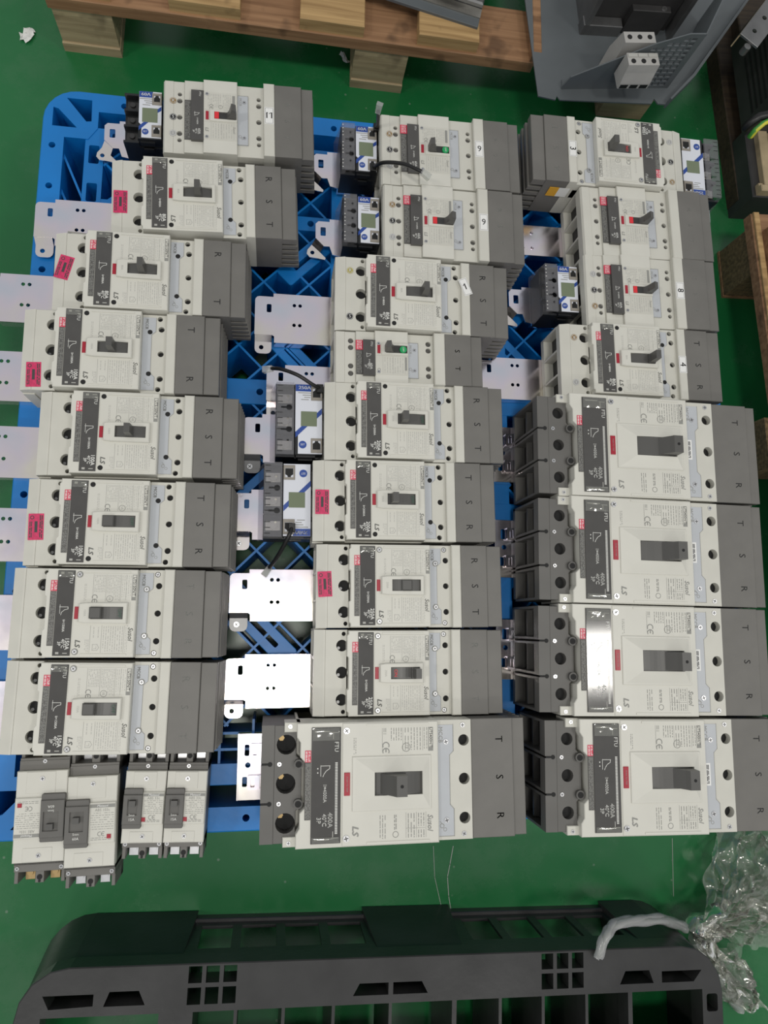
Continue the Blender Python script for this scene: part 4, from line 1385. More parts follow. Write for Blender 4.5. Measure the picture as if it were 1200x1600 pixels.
mounting_plate('silvery zinc plate with an empty foot hole beside the breaker stickered 1', -23, 421, -1.2, 180, foot='hole', narrow=36)
mounting_plate('cream zinc plate half hidden by a black data lead, above a 250 A meter', -7, 322, -1, 150, foot='hole', narrow=31)
mounting_plate('pinkish zinc plate with a grey screwed foot beside the upper 250 A meter', -38, 249, -0.9, 170, foot='grey', pairs=False)
mounting_plate('grey zinc plate with a round screwed foot beside the lower 250 A meter', -52, 145, -0.9, 170, pairs=False)
mounting_plate('bright zinc plate with a grey screwed foot and a data plug on it', -54, 39, -1.1, 180, foot='grey')
mounting_plate('glaring white-gold zinc plate, lowest of the wide plates, with an open foot hole', -59, -70, -1.4, 180, foot='hole')
mounting_plate('zinc plate running under the breaker stickered 4', 290, 344, -1.2, 180, foot='hole', narrow=31)
p_r2 = thing('mounting_plate', 'small zinc plate with four raised pins beside the right column', 'bracket', 352, 561, 165.5, -0.5, 'zinc-plated mounting plates')
part(p_r2, 'sheet', 'r2', lambda b: (b.prism(rrect(0, 130, -24, 24, 3, 2), -1.8, 0), b.box(4, 126, -24, -22.4, -15.4, -1), b.box(4, 126, 22.4, 24, -15.4, -1)), 'zinc_plate')
for px, py in ((20, 12), (34, 12), (20, -12), (34, -12)):
    part(p_r2, 'pin', 'r2', lambda b: b.cyl(0, 0, 0, 3, 2.3, 10, 1.6), 'zinc_plate', (px, py, 0))
small_plate('little zinc plate with a notched foot at the top-left blue corner', -230, 674, 0.3)
small_plate('little zinc plate with a notched foot beside the upper meter of the two 9-stickered breakers', 60, 652, -0.5)
small_plate('little zinc plate with a notched foot beside the lower meter of the two 9-stickered breakers', 62, 546, -0.8)
small_plate('little zinc plate with a notched foot beside the meter of the breaker stickered 8', 345, 457, -0.8)
rail_bracket('slotted zinc bracket under the topmost of the four right-hand 400 A breakers', 312, 231, -2.1)
rail_bracket('slotted zinc bracket under the second right-hand 400 A breaker', 307, 97, -2.6)
rail_bracket('slotted zinc bracket under the third right-hand 400 A breaker', 302, -40, -2.6)
rail_bracket('slotted zinc bracket under the lone 400 A breaker of the middle column', -41, -175, -1.3)
pr1 = thing('mounting_plate', 'zinc plate with a rounded corner under the far-right meter', 'bracket', 560, 658, 165.5, -1.4, 'zinc-plated mounting plates')
part(pr1, 'sheet', 'r1', lambda b: (b.prism(rrect(0, 125, -50, 34, 6, 3), -1.8, 0), b.box(4, 60, -33, -31, -15.4, -1), b.box(4, 60, 31, 33, -15.4, -1)), 'zinc_plate')

# ------------------------------------------------------------------ breakers, left column
PH3 = lambda: (('R', 23.6, 'brown_ring', 0), ('S', 0, 'hole_black', 0), ('T', -23.6, 'grey_ring', 0))
compact_breaker('beige breaker stickered 11 at the top of the left column', -140.4, 661.9, 0.6, order='RST', number=('11', 5, 0), phases=PH3(), red_tag=False)
wide_breaker('80 A breaker with magenta seal and raised handle, directly below the one stickered 11', -140.1, 544.3, 1.0, 80, 150, 'RST', True, 0.52, seal=(-50, -7, 0))
wide_breaker('80 A breaker with a crooked magenta seal, third from the top on the left', -204.8, 438.0, -0.5, 80, 150, 'R T', True, 0.50, seal=(-49, 5, -14))
wide_breaker('100 A breaker with magenta seal low on its left end, above the overlapping pair', -236.4, 335.6, -0.7, 100, 150, 'T R', True, 0.48, seal=(-46, -32, 2))
wide_breaker('100 A breaker without any magenta seal in the left column', -213.1, 231.2, -1.0, 100, 150, 'RST', True, 0.48)
wide_breaker('100 A breaker with magenta seal and flat switched-off handle', -222.0, 124.1, -1.4, 100, 150, 'TSR', True, 0.16, flag='gdark', seal=(-49, -6, 2), lever=False)
wide_breaker('upper 150 A breaker with bright screw heads and letters T S R', -232.5, 19.1, -1.7, 150, 150, 'TSR', False, 0.16, flag='gdark', steel=True, lever=False)
wide_breaker('lower 150 A breaker, scuffed, letters R S T, just above the small breakers', -235.8, -86.4, -2.2, 150, 150, 'RST', False, 0.16, flag='gdark', steel=True, lever=False)
# middle column
compact_breaker('breaker stickered 9 with a green OFF flag and a black lead across it', 147.4, 639.9, -0.4, order='RST', number=('9', 6, 0), phases=PH3(), green=True, hx=0.12)
compact_breaker('breaker stickered 9 with a red flag, no lead across it', 148.5, 534.7, -1.0, order='RST', number=('9', 3, 0), phases=PH3())
wide_breaker('80 A breaker with a crooked white sticker reading 1', 143.6, 426.5, -1.3, 80, 150, 'RST', True, 0.68, number=('1', 112.5, 17, 0, 78.2, 22), phases=(('R', 32, 'olive_ring', 0), ('S', -32, 'hole_black', 0)))
compact_breaker('narrow two-pole breaker with letters S and T, in the middle column', 80.0, 340.0, -0.8, poles=2, order='ST', dark=True, green=True, hx=0.12)
wide_breaker('200 A breaker with letters R S T beside the upper 250 A meter', 127.8, 253.6, -0.95, 200, 250, 'RST', True, 0.22, flag='gdark')
wide_breaker('200 A breaker with a magenta seal beside the lower 250 A meter', 112.2, 150.7, -0.95, 200, 250, 'TSR', True, 0.22, flag='gdark', seal=(-50, -2, 0))
wide_breaker('250 A breaker with a magenta seal and flat handle', 115.3, 44.5, -1.15, 250, 250, 'RST', True, 0.5, steel=True, seal=(-51, 2, 3), lever=False)
wide_breaker('250 A breaker without a seal, handle thrown right with red flag', 110.9, -59.8, -1.45, 250, 250, 'RST', False, 0.86, flag='red', steel=True)
large_breaker('lone 400 A breaker at the foot of the middle column', 60.2, -179.0, -1.3, 0.45, dark=False, serial=False, brass=True)
# right column
r1 = wide_breaker('breaker stickered 3, turned the other way round, top of the right column', 536.0, 657.0, 178.8, 150, 150, 'RST', False, 0.86, flag='red', steel=True, number=('3', 112.5, 0, 90, 78.2, 0), phases=(('R', 32, 'brown_ring', 0), ('S', 0, 'hole_black', 0), ('T', -32, 'grey_ring', 0)))
cl = part(r1, 'caution_label', 'r1', lambda b: b.box(112, 142, 52.0, 52.25, 42, 62), 'white_sticker')
part(cl, 'caution_patch', 'r1', lambda b: b.box(128, 142.2, 51.9, 52.35, 41.9, 62.1), 'orange_label')
compact_breaker('breaker with no number sticker below the one stickered 3', 433.6, 553.8, -0.3, order='RST')
compact_breaker('breaker stickered 8 with its handle thrown right', 431.0, 449.9, -0.8, order='TSR', number=('8', 3, -90), phases=(('T', 23.6, 'grey_ring', 0), ('S', 0, 'hole_black', 0), ('R', -23.6, 'brown_ring', 180)))
wide_breaker('80 A breaker stickered 4 on its ridge', 450.5, 346.0, -1.3, 80, 150, 'TSR', True, 0.86, number=('4', 112.5, -1, -90, 78.2, 0), phases=(('R', 32, 'brown_ring', 180), ('T', -32, 'grey_ring', 0)))
large_breaker('400 A breaker, topmost of the four stacked at the right', 410.7, 218.9, -2.14, 0.80)
large_breaker('400 A breaker, second of the four at the right', 403.8, 83.7, -2.62, 0.80)
large_breaker('400 A breaker with a glaring reflection on its trip panel, third at the right', 395.7, -52.0, -2.66, 0.80)
large_breaker('400 A breaker, lowest of the four at the right', 395.5, -189.8, -2.66, 0.76)

# ------------------------------------------------------------------ meters
meter('60 A meter with bare black terminals, top-left next to the breaker stickered 11', -160.0, 675.9, 0.4, clear_top=False)
meter('60 A meter with two black leads plugged in', 130.2, 651.5, -0.8)
meter('60 A meter without leads in the middle column', 131.2, 544.1, -1.0)
meter('60 A meter in the right column beside the breaker stickered 8', 413.8, 458.2, -1.2)
meter('250 A meter, upper of the pair in the middle column', 47.3, 260.8, -0.8, big=True)
meter('250 A meter mounted upside down, lower of the middle pair', 31.8, 155.3, -0.8, big=True, flip=True)
meter('250 A meter at the far right beside the breaker stickered 3', 626.5, 665.0, 178.3, big=True)

# ------------------------------------------------------------------ small breakers in front
small_breaker('60 A two-pole breaker with the handle on the right, leftmost of the front group', -259.9, -208, -0.6, 54.2, 150, 60, turned=True, side=1, metal='brass', mid=0.25)
small_breaker('60 A two-pole breaker with the handle on the left, second of the front group', -204.6, -217, -0.6, 54.2, 150, 60, turned=False, side=-1, mid=0.6)
small_breaker('15 A two-pole breaker, left one of the smaller pair', -146.4, -205, -3.0, 45.0, 121, 15, turned=False, side=-1, caps='ABS 33c', mid=0.75)
small_breaker('15 A two-pole breaker, rightmost of the front group', -99.6, -207.5, -3.0, 45.0, 121, 15, turned=False, side=-1, caps='ABS 33c', mid=0.75)

# ------------------------------------------------------------------ data leads
def lead(label, pts, plug_dir):
    root = thing('data_lead', label, 'cable', pts[0][0], pts[0][1], pts[0][2])
    loc = [(p[0] - pts[0][0], p[1] - pts[0][1], p[2] - pts[0][2]) for p in pts]
    sm = []
    n = len(loc)
    for i in range(n - 1):
        p0, p1, p2_, p3 = [Vector(loc[max(0, min(n - 1, i + k))]) for k in (-1, 0, 1, 2)]
        for j in range(6):
            t = j / 6
            sm.append(0.5 * ((2 * p1) + (-p0 + p2_) * t + (2 * p0 - 5 * p1 + 4 * p2_ - p3) * t * t + (-p0 + 3 * p1 - 3 * p2_ + p3) * t ** 3))
    sm.append(Vector(loc[-1]))
    part(root, 'cord', label, lambda b: b.tube(sm, 2.6, 8), 'cable_black')
    d = Vector(plug_dir).normalized()
    e = sm[-1]
    def plug(b):
        a = d.cross(Vector((0, 0, 1)))
        if a.length < 0.1:
            a = Vector((1, 0, 0))
        a.normalize()
        c = d.cross(a)
        vs_ = []
        for t, k in ((-2, 3.4), (12, 4.2)):
            for sa, sc in ((-1, -0.8), (1, -0.8), (1, 0.8), (-1, 0.8)):
                vs_.append(e + d * t + a * k * sa + c * k * sc)
        b.add(vs_, [(0, 1, 2, 3), (7, 6, 5, 4), (0, 4, 5, 1), (1, 5, 6, 2), (2, 6, 7, 3), (3, 7, 4, 0)])
    part(root, 'plug', label, plug, 'film_rope')
    def plug0(b):
        b.box(-4.2, 4.2, -6, 5, -6, 3, ch=0.6)
    part(root, 'jack_plug', 'lead', plug0, 'cable_black')
lead('black data lead curling over the breaker stickered 9', [(138.7, 621.1, 222), (148.9, 612.3, 247), (172.3, 599.2, 266), (189.0, 586.1, 275), (195.6, 582.3, 276)], (12, -6, -4))
lead('short black data lead standing up at the top of the middle column', [(144.6, 683.2, 222), (143.5, 673.4, 240), (141.6, 670.1, 258), (139.5, 668.5, 272)], (0.05, 0.15, 1))
lead('black data lead looping left over the cream plate', [(62.0, 301.3, 222), (50.7, 303.6, 232), (32.7, 313.6, 236), (12.7, 325.0, 224), (-0.3, 332.0, 206)], (-14, 0, -8))
lead('black data lead hanging down from the lower 250 A meter', [(25.0, 119.6, 222), (21.6, 109.2, 228), (13.9, 95.4, 216), (4.5, 81.2, 196), (-3.6, 72.0, 180)], (-6, -8, -8))
# ------------------------------------------------------------------ wooden pallet along the top
wp = thing('wooden_pallet', 'wooden pallet at the top edge with short boards on a long beam', 'pallet', -336, 948, 0, -2.1)
for k, x0 in enumerate((0, 472)):
    bl = part(wp, 'block', 'w', lambda b: b.box(0, 89, 0, 95, 18, 83, ch=1.0), 'wood_pale', (x0, 0, 0), 0)
    part(wp, 'bottom_board', 'w', lambda b: b.box(-1, 90, -3, 500, 0, 18, ch=1.2), 'wood_pale', (x0, 0, 0))
part(wp, 'stringer_board', 'w', lambda b: b.box(-4, 771, -2, 96, 83, 104, ch=1.2), 'wood_brown')
for k, (x0, x1, y0) in enumerate(((16, 92, 3), (180, 288, 2), (380, 482, 1), (570, 670, 2))):
    part(wp, 'deck_board', ('w', k), lambda b: b.box(x0, x1, y0, 600, 104, 126, ch=1.0), 'wood_tan')
part(wp, 'end_board', 'w', lambda b: b.box(762, 776, 0, 600, 104, 126, ch=1.0), 'wood_brown')
part(wp, 'rear_stringer', 'w', lambda b: b.box(-4, 771, 240, 336, 83, 104, ch=1.0), 'wood_brown')  # second stringer across the pallet, further back
# second pallet under the grey sheet
wp2 = thing('wooden_pallet', 'wooden pallet hidden under the grey sheet metal, one pale block showing', 'pallet', 592, 916, 0, 0)
part(wp2, 'block', 'w2', lambda b: b.box(0, 88, 0, 95, 0, 85, ch=1.5), 'wood_pale')
part(wp2, 'stringer_board', 'w2', lambda b: b.box(-90, 88, 2, 96, 85, 104, ch=1.0), 'wood_brown')
part(wp2, 'deck_board', 'w2', lambda b: b.box(-90, 88, 10, 420, 104, 122, ch=1.0), 'wood_brown')

# steel profile lying on the wooden pallet
sp = thing('steel_profile', 'grey steel profile with a ridge lying across the wooden pallet', 'profile', 330.2, 948.1, 126, -13.5)
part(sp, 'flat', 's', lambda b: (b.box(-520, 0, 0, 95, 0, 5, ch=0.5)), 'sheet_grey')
part(sp, 'ridge', 's', lambda b: (b.box(-520, 0, 34, 46, 5, 16, ch=2.5)), 'steel_dark')
part(sp, 'inner_strip', 's', lambda b: (b.box(-520, 0, 16, 33, 5, 7)), 'terminal_metal')
for k in range(6):
    part(sp, 'rivet', 's', lambda b: b.cyl(0, 0, 5, 6.5, 3, 10), 'steel_dark', (-30 - k * 80, 70, 0))
dr = thing('round_casing', 'dark round machine casing standing on the steel profile', 'machine', 299.5, 1059.2, 142.5, 0)
part(dr, 'drum', 'd', lambda b: b.cyl(0, 0, 0, 70, 62, 28), 'equipment_dark')
part(dr, 'flange', 'd', lambda b: b.cyl(0, 0, 0, 10, 74, 28), 'steel_dark')

# ------------------------------------------------------------------ grey sheet-metal assembly, top right
gs = thing('sheet_metal_base', 'bent grey sheet-metal base with a perforated upright', 'sheet metal', 0, 0, 0)
def gsp(b):
    b.prism([(410.7, 1087.9), (428.3, 839.1), (457.7, 835.1), (460.3, 842.3), (465.4, 835.8), (627.2, 845.0), (632.7, 855.0), (638.8, 846.1), (652.7, 846.3), (698.3, 895.5), (825.2, 1067.6), (891.9, 1154.7)], 122.5, 125)
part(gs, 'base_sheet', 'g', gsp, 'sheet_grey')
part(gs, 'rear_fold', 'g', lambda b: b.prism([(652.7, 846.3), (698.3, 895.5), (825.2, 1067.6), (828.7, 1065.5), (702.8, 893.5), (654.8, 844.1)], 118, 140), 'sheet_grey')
ax, ay = (468.6, 856.3)
bx_, by_ = (658.6, 878.4)
wl = math.hypot(bx_ - ax, by_ - ay)
def wall(b):
    pts = [(0, 0), (wl, 0), (wl, 112), (wl * 0.86, 112), (wl * 0.60, 92), (wl * 0.03, 26), (0, 8)]
    hs = []
    for r_ in range(11):
        for c_ in range(6):
            xx = wl * 0.60 + c_ * 11.5
            zz = 6 + r_ * 9.2
            if xx + 9 < wl - 3 and zz + 8 < 92 + (xx / wl - 0.6) * 72:
                hs.append(rect(xx, xx + 9, zz, zz + 6.2))
    b.prism(pts, -1, 1, holes=hs)
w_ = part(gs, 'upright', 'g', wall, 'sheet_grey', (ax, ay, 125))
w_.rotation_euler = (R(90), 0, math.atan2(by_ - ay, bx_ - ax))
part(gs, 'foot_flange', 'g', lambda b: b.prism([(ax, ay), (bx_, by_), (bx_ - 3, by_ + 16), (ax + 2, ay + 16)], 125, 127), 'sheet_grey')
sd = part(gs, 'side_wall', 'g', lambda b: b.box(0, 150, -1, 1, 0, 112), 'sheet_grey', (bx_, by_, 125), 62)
tb = thing('terminal_block', 'light grey three-pole terminal block straddling the perforated upright', 'terminal block', 571, 836, 125.2, 6)
def ext_x(b, pr, W_):
    n = len(pr)
    vs_ = [(sx, y_, z_) for sx in (-W_, W_) for y_, z_ in pr]
    b.add(vs_, [tuple(range(n)), tuple(range(2 * n - 1, n - 1, -1))] + [(i, i + n, (i + 1) % n + n, (i + 1) % n) for i in range(n)])
part(tb, 'front_body', 'tb', lambda b: ext_x(b, [(0, 38), (0, 48), (4, 66), (6, 80), (27, 80), (27, 38)], 26), 'block_grey')
part(tb, 'rear_body', 'tb', lambda b: ext_x(b, [(43, 0), (43, 82), (62, 82), (74, 40), (74, 0)], 26), 'block_grey')
for k in range(3):
    part(tb, 'pole_mouth', 'tb', lambda b: b.box(-6.5, 6.5, -0.4, 0.2, 39, 46), 'hole_black', (-17 + 17 * k, 0, 0))
    part(tb, 'screw_hole', 'tb', lambda b: b.cyl(0, 0, 0, 0.5, 4.0, 12), 'hole_black', (-17 + 17 * k, 13, 80))
    part(tb, 'screw_hole', 'tb', lambda b: b.cyl(0, 0, 0, 0.5, 4.0, 12), 'hole_black', (-17 + 17 * k, 53, 82))
    part(tb, 'pole_lid', 'tb', lambda b: b.box(-7.5, 7.5, -3, 3, 0, 1.2), 'print_light', (-17 + 17 * k, 22.5, 80))
ch = thing('contactor_chassis', 'dark chassis with steel side rails behind the perforated upright', 'machine', 583.8, 995.1, 125.2, 3)
part(ch, 'core', 'ch', lambda b: b.box(-62, 78, -12, 150, 0, 95, ch=2), 'equipment_dark')
part(ch, 'front_foot', 'ch', lambda b: (b.box(-78, -10, -30, -12, 0, 20, ch=1.0)), 'steel_dark')
for sx in (-72, 84):
    part(ch, 'side_rail', 'ch', lambda b: (b.box(-4, 4, -30, 150, 0, 100, ch=1.0)), 'steel_dark', (sx, 0, 0))
part(ch, 'front_block', 'ch', lambda b: (b.box(-5, 62, -24, -12, 4, 48, ch=1.0)), 'equipment_dark')
screw(ch, 50, -18, 48, 5, 'steel_dark')

# ------------------------------------------------------------------ right-hand side: timber, cabinets, pallet
tm = thing('timber_beam', 'timber beam coloured dark with shade, lying between the grey sheet and the black cabinet', 'timber', 840.2, 755.3, 0, 2)
part(tm, 'beam', 't', lambda b: b.box(0, 85, -10, 420, 0, 34, ch=2), 'wood_shaded')
part(tm, 'cap_board', 't', lambda b: b.box(35, 110, -6, 420, 34, 56, ch=2), 'wood_shaded')
cb = thing('vented_cabinet', 'dark grey vented cabinet at the right frame edge', 'cabinet', 839.3, 848.1, 62, 1)
part(cb, 'housing', 'cb', lambda b: b.box(0, 260, 0, 190, 0, 104, ch=2), 'equipment_dark')
part(cb, 'base_frame', 'cb', lambda b: b.box(4, 250, 2, 160, -4, 0.1, ch=0), 'equipment_dark')
for k in range(6):
    part(cb, 'vent_slot', 'cb', lambda b: b.box(0, 110, -0.6, 0.0, 0, 5), 'hole_black', (30, 0, 30 + k * 12))
    part(cb, 'vent_slot', 'cbl', lambda b: b.box(-0.6, 0.0, 0, 110, 0, 5), 'hole_black', (0, 24, 30 + k * 12))
rb2 = thing('perforated_rail', 'steel rail with round holes above the vented cabinet', 'rail', 765.4, 918.2, 190, 52)
part(rb2, 'rail', 'pr', lambda b: b.prism(rect(0, 190, -18, 18), 0, 4, holes=[circ(22 + 34 * i, 2, 4, 12) for i in range(5)], ch=0.5), 'steel_dark')
part(rb2, 'web', 'pr', lambda b: b.box(0, 190, 16, 18, -22, 2), 'carton_tan')
part(rb2, 'end_bolt', 'pr', lambda b: b.cyl(-6, -4, -14, 0, 6, 8), 'steel_dark')
wr = thing('earth_lead', 'yellow and green earth lead curving out of the frame at the right', 'cable', 0, 0, 0)
P0 = [(782.0, 779.3, 150), (781.8, 780.9, 165), (791.3, 788.1, 172), (812.5, 797.4, 176)]
part(wr, 'green_sheath', 'w', lambda b: b.tube(P0, 4.2, 8), 'wire_green')
part(wr, 'yellow_stripe', 'w', lambda b: b.tube([(x + 1.4, y - 1.4, z + 1.8) for x, y, z in P0], 3.2, 8), 'wire_yellow')
hz = thing('black_hose', 'thick black hose lying above the earth lead', 'cable', 0, 0, 0)
P1 = [(775.6, 795.1, 150), (776.3, 795.4, 162), (787.3, 800.8, 170), (816.8, 807.9, 172)]
part(hz, 'hose', 'h', lambda b: b.tube(P1, 7.5, 10), 'cable_black')
ct = thing('strip_crate', 'olive crate with tan wooden strips at the right frame edge', 'crate', 841.6, 727.9, 0, 1)
part(ct, 'box', 'ct', lambda b: b.box(0, 220, 0, 130, 0, 70, ch=2), 'wire_green' if False else 'equipment_dark')
part(ct, 'strip', 'ct', lambda b: b.box(16, 34, 8, 128, 70, 82, ch=1), 'carton_tan')
part(ct, 'strip', 'ct2', lambda b: b.box(38, 60, 12, 128, 70, 78, ch=1), 'wood_pale')
part(ct, 'clip', 'ct', lambda b: (b.box(6, 28, 2, 14, 70, 86, ch=1.5), b.box(6, 14, 14, 20, 70, 80, ch=1)), 'carton_tan')
# pallet on the right
rp = thing('wooden_pallet', 'wooden pallet at the right edge with a chipboard block foot', 'pallet', 811, 571, 0, 0)
part(rp, 'block', 'rp', lambda b: b.box(0, 110, 0, 84, 6, 98, ch=2), 'chipboard')
part(rp, 'bottom_board', 'rp', lambda b: b.box(-1, 112, -2, 86, 0, 6), 'wood_brown')
o = part(rp, 'stringer_board', 'rp', lambda b: b.box(0, 90, -900, 92, 98, 118, ch=1.5), 'wood_brown', (-14, 0, 0), 1.4)
for k in range(4):
    part(rp, 'deck_board', 'rp', lambda b: b.box(0, 66, -900, 60, 118, 136, ch=1.5), 'wood_brown', (2 + 74 * k, 0, 0), 1.0)
part(rp, 'deck_edge', 'rp', lambda b: b.box(2, 12, -900, 92, 118, 123, ch=1.0), 'wood_tan', (-14, 0, 0), 1.4)
gp = thing('coated_panel', 'dark green coated panel on the right-hand wooden pallet', 'panel', 838, 200, 136.5, 1)
part(gp, 'panel', 'gp', lambda b: b.box(0, 300, 0, 420, 0, 12, ch=1), 'green_dark')
part(gp, 'edge_lip', 'gp', lambda b: b.box(0, 6, 0, 420, 12, 20, ch=1), 'green_dark')
blk2 = part(rp, 'block', 'rp', lambda b: None, 'chipboard', (-16, -340, 0), 0)

# ------------------------------------------------------------------ black plastic pallet in front
bp_ = thing('plastic_pallet', 'black plastic pallet at the bottom edge of the picture', 'pallet', -296, -396, 0, -3.3)
BL = 905.0
def bdeck(b):
    out = [(0, -420), (0, -58)] + [(58 - 58 * math.cos(R(a)), -58 + 58 * math.sin(R(a))) for a in (22, 45, 68)] + [(58, 0), (BL - 58, 0)] + [(BL - 58 + 58 * math.sin(R(a)), -58 + 58 * math.cos(R(a))) for a in (22, 45, 68)] + [(BL, -58), (BL, -420)]
    hs = []
    hs.append([(30, -30), (88, -30), (88, -43), (38, -45)])
    hs.append([(100, -44), (106, -28), (140, -28), (148, -44)])
    hs.append([(BL - 100, -44), (BL - 106, -28), (BL - 140, -28), (BL - 148, -44)])
    hs.append([(BL - 30, -30), (BL - 88, -30), (BL - 88, -44), (BL - 42, -44)])
    hs.append([(400, -44), (408, -30), (445, -30), (445, -44)])
    hs.append([(451, -44), (451, -30), (488, -30), (496, -44)])
    hs.append(rrect(8, 24, -82, -60, 3, 2))
    hs.append(rrect(BL - 24, BL - 8, -82, -60, 3, 2))
    for x0 in (197, BL - 257):
        for i in range(3):
            for j in range(2):
                hs.append(rect(x0 + i * 21, x0 + 16 + i * 21, -46 + j * 24, -27 + j * 24))
    cols = [(30, 165), (205, 254), (258, 312), (316, 374), (378, 446), (450, 528), (534, 590), (594, 648), (652, 708), (712, 768), (774, BL - 30)]
    for a, c in cols:
        hs.append(rect(a, c, -128, -54))
        hs.append(rect(a, c, -250, -150))
    b.prism(out, 112, 140, holes=hs, ch=1.2)
part(bp_, 'deck', 'k', bdeck, 'black_plastic')
def bwall(b):
    hs = []
    for x0 in (194, 560):
        for i in range(4):
            hs.append(rect(x0 + i * 59 + (3 if i else 8), x0 + 50 + i * 59, 26, 96))
    b.prism(rect(52, BL - 52, 0, 112), -2, 2, holes=hs)
w2 = part(bp_, 'side_wall', 'k', bwall, 'black_plastic', (0, -3, 0))
w2.rotation_euler = (R(90), 0, 0)
for x0, x1 in ((56, 186), (434, 548), (800, BL - 56)):
    part(bp_, 'leg_face', (x0, x1), lambda b: b.add([(x0, -1, 112), (x1, -1, 112), (x1 + (8 if x1 < 800 else 0), 10, 2), (x0 - (8 if x0 > 60 else 0), 10, 2), (x0, -40, 112), (x1, -40, 112), (x1, -40, 2), (x0, -40, 2)], [(3, 2, 1, 0), (7, 4, 5, 6), (0, 1, 5, 4), (2, 3, 7, 6), (1, 2, 6, 5), (3, 0, 4, 7)]), 'black_plastic')
for sx in (0, 1):
    def corner(b):
        cx = 58 if sx == 0 else BL - 58
        n = 7
        vs_ = []
        for i in range(n):
            a = R(90 + 90 * i / (n - 1)) if sx == 0 else R(90 - 90 * i / (n - 1))
            vs_ += [(cx + 57 * math.cos(a), -58 + 57 * math.sin(a), 113), (cx + 68 * math.cos(a), -58 + 68 * math.sin(a), 0)]
        b.add(vs_, [(2 * i, 2 * i + 1, 2 * i + 3, 2 * i + 2) for i in range(n - 1)], True)
        xe = 1 if sx == 0 else BL - 1
        b.box(xe - 1.5, xe + 1.5, -420, -58, 0, 113)
    part(bp_, 'corner_wall', sx, corner, 'black_plastic')
for xx in (168, 202, 256, 314, 376, 448, 531, 592, 650, 710, 771):
    part(bp_, 'rib', 'k', lambda b: b.box(-1.8, 1.8, -420, -50, 20, 113), 'black_plastic', (xx, 0, 0))
part(bp_, 'inner_wall', 'k', lambda b: b.box(20, BL - 20, -53, -50, 70, 113), 'black_plastic')
part(bp_, 'bottom_runner', 'k', lambda b: b.box(60, BL - 60, -9, 4, 0, 14, ch=1), 'black_plastic')
for xa, xb in ((560, 720), (726, 892), (330, 440)):
    part(bp_, 'slip_pad', (xa, xb), lambda b: b.prism(rect(xa, xb, -360, -136), 139.5, 146, ch=1.5), 'black_plastic')

# ------------------------------------------------------------------ stretch film, bottom right
rng = random.Random(7)
def crumple(n, m, base, amp, seed, fu=14, fv=11):
    rnd = random.Random(seed)
    H = [[rnd.random() for _ in range(40)] for _ in range(40)]
    def ns(x, y):
        xi, yi = int(x) % 39, int(y) % 39
        fx, fy = x - int(x), y - int(y)
        fx, fy = fx * fx * (3 - 2 * fx), fy * fy * (3 - 2 * fy)
        return (H[xi][yi] * (1 - fx) + H[xi + 1][yi] * fx) * (1 - fy) + (H[xi][yi + 1] * (1 - fx) + H[xi + 1][yi + 1] * fx) * fy
    vs_ = []
    for i in range(n):
        for j in range(m):
            u, v = i / (n - 1), j / (m - 1)
            x, y, z = base(u, v)
            a = abs(ns(u * fu, v * fv) - 0.5) * 2
            c = abs(ns(u * fu * 2.3 + 3, v * fv * 1.7 + 5) - 0.5) * 2
            e = math.sin(math.pi * min(1, max(0, v))) * 0.7 + 0.3
            vs_.append((x + (ns(u * 9 + 11, v * 9) - 0.5) * amp * 0.7, y + (ns(u * 9, v * 9 + 17) - 0.5) * amp * 0.7, max(1.0, z + (a * 0.75 + c * 0.42) * amp * e)))
    fs_ = [(i * m + j, (i + 1) * m + j, (i + 1) * m + j + 1, i * m + j + 1) for i in range(n - 1) for j in range(m - 1)]
    return vs_, fs_
KX, KY = (611.8, -463.7)
film = thing('stretch_film', 'crumpled clear stretch film lying on the floor by the black pallet', 'plastic film', KX, KY, 0)
def lobe(ang, spread, length, z0, seed, fold):
    def base(u, v):
        w = (v - 0.5) * spread * (0.22 + 0.78 * math.sin(math.pi * min(1, 0.16 + u * fold)) )
        a = R(ang) + w
        r = 8 + u * length
        zz = z0 * (1 - u) ** 1.4 + 3 + 16 * math.sin(math.pi * u) * (1 - (2 * v - 1) ** 2)
        return (r * math.cos(a), r * math.sin(a), zz)
    return crumple(64, 60, base, 36, seed, 6.5, 13)
for k, (an, spd, ln, z0, fo) in enumerate(((33, 0.9, 215, 60, 0.55), (2, 0.75, 190, 55, 0.6), (-46, 0.62, 175, 62, 0.86))):
    v_, f_ = lobe(an, spd, ln, z0, 11 + k, fo)
    part(film, 'sheet_fold', k, lambda b: b.add(v_, f_, True), 'stretch_film')
def rope_pts(pts, k=6):
    out = []
    n = len(pts)
    for i in range(n - 1):
        q = [Vector(pts[max(0, min(n - 1, i + d))]) for d in (-1, 0, 1, 2)]
        for j in range(k):
            t = j / k
            out.append(0.5 * ((2 * q[1]) + (-q[0] + q[2]) * t + (2 * q[0] - 5 * q[1] + 4 * q[2] - q[3]) * t * t + (-q[0] + 3 * q[1] - 3 * q[2] + q[3]) * t ** 3))
    out.append(Vector(pts[-1]))
    return out
rp_ = [(424.4, -443.6, 149), (437.9, -420.5, 147), (459.2, -411.1, 135), (502.3, -415.5, 120), (551.1, -427.1, 100), (602.4, -456.1, 60)]
rp_ = [(x - KX, y - KY, z) for x, y, z in rp_]
sm_ = rope_pts(rp_)
part(film, 'twisted_strand', 't', lambda b: [b.tube([(p.x + 2.6 * math.cos(i * 0.16 + f), p.y + 2.6 * math.sin(i * 0.16 + f), p.z + 2.5 * math.sin(i * 0.3 + f)) for i, p in enumerate(sm_)], [5.0 + 0.8 * math.sin(i * 1.3 + f) for i in range(len(sm_))], 6) for f in (0, 2.1, 4.2)], 'film_rope')
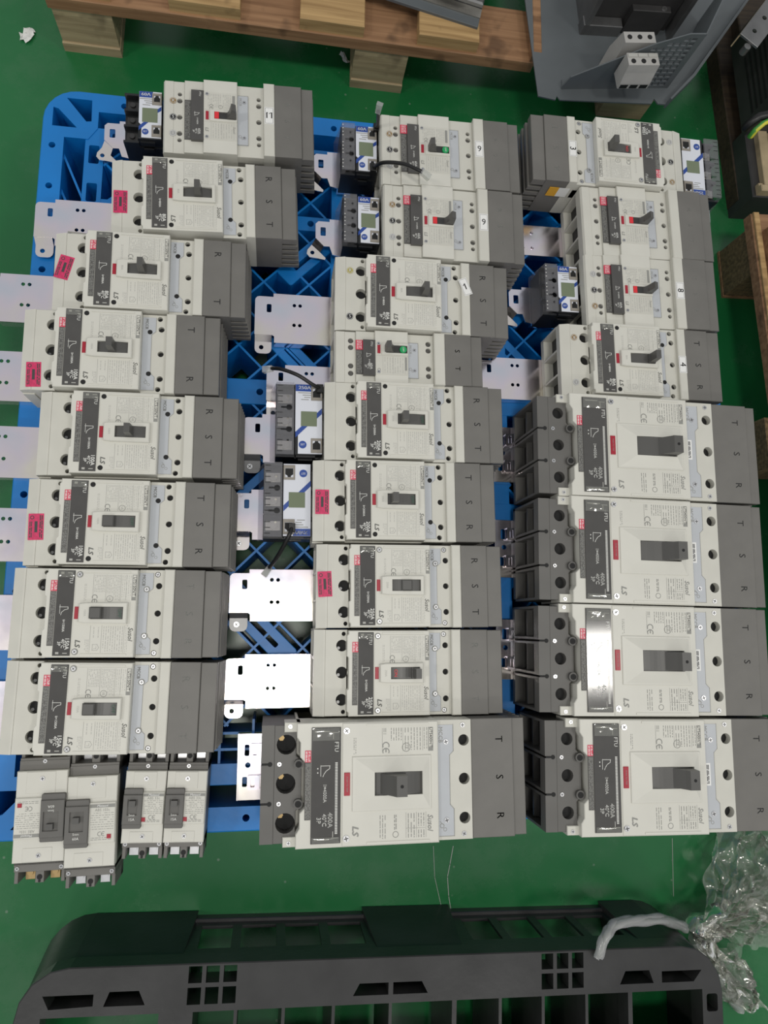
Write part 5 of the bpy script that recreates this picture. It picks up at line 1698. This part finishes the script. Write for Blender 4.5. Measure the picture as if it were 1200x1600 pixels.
tl_ = rope_pts([(0, 0, 60), (60, 20, 34), (110, 16, 22), (170, 0, 14)])
part(film, 'gathered_ridge', 1, lambda b: b.tube([(p.x, p.y + 5 * math.sin(i), p.z + 3 * math.sin(i * 1.7)) for i, p in enumerate(tl_)], [12 + 3 * math.sin(i * 1.3) for i in range(len(tl_))], 7), 'stretch_film')
tl2 = rope_pts([(4, -6, 60), (40, -46, 34), (78, -96, 18), (98, -140, 8)])
part(film, 'gathered_ridge', 2, lambda b: b.tube([(p.x + 4 * math.sin(i * 1.2), p.y, p.z + 2 * math.sin(i * 1.7)) for i, p in enumerate(tl2)], [12 + 3 * math.sin(i * 1.1) for i in range(len(tl2) - 3)] + [10, 8, 9], 7), 'film_rope')

# ------------------------------------------------------------------ litter and marks on the floor
lt = MB()
v_, f_ = crumple(7, 7, lambda u, v: ((u - 0.5) * 16, (v - 0.5) * 26, 1), 9, 5)
lt.add(v_, f_)
solo('paper_scrap', 'torn scrap of white paper on the floor at the upper left', 'litter', lt, 'paper_white', -396.4, 965.1, 0.5, -20)
l2_ = MB()
v_, f_ = crumple(6, 5, lambda u, v: ((u - 0.5) * 22, (v - 0.5) * 8, 1), 6, 9)
l2_.add(v_, f_)
solo('film_scrap', 'small wisp of clear film between the two pale blocks', 'litter', l2_, 'paper_white', 126.6, 982.1, 0.5, -60)
flo = bpy.data.objects['floor']
def mark(name, pts, w, z=0.6):
    part(flo, name, (name, str(pts[0])), lambda b: b.line(pts, w, z), 'print_light' if name != 'residue_mark' else 'residue')
mark('scratch', [(270.9, -337.2), (264.9, -362.2), (260.3, -379.9), (261.2, -406.9), (265.0, -435.7)], 0.9)
mark('scratch', [(240.3, -335.1), (240.7, -378.5), (248.2, -414.8), (253.3, -434.7)], 0.6)
mark('scratch', [(627.4, -350.4), (621.7, -435.3)], 0.7)
mark('residue_mark', [(-170.4, -401.4), (-114.6, -405.2)], 4.0)
mark('residue_mark', [(-109.3, -406.5), (-54.4, -410.2)], 4.0)
mark('residue_mark', [(-49.0, -410.6), (5.1, -414.2)], 4.0)
mark('residue_mark', [(8.7, -414.5), (64.6, -418.3)], 4.0)
mark('residue_mark', [(215.7, -426.3), (306.5, -432.9)], 4.0)
mark('residue_mark', [(322.4, -434.2), (364.3, -436.7)], 4.0)
mark('residue_mark', [(380.6, -434.4), (425.3, -437.1)], 4.0)
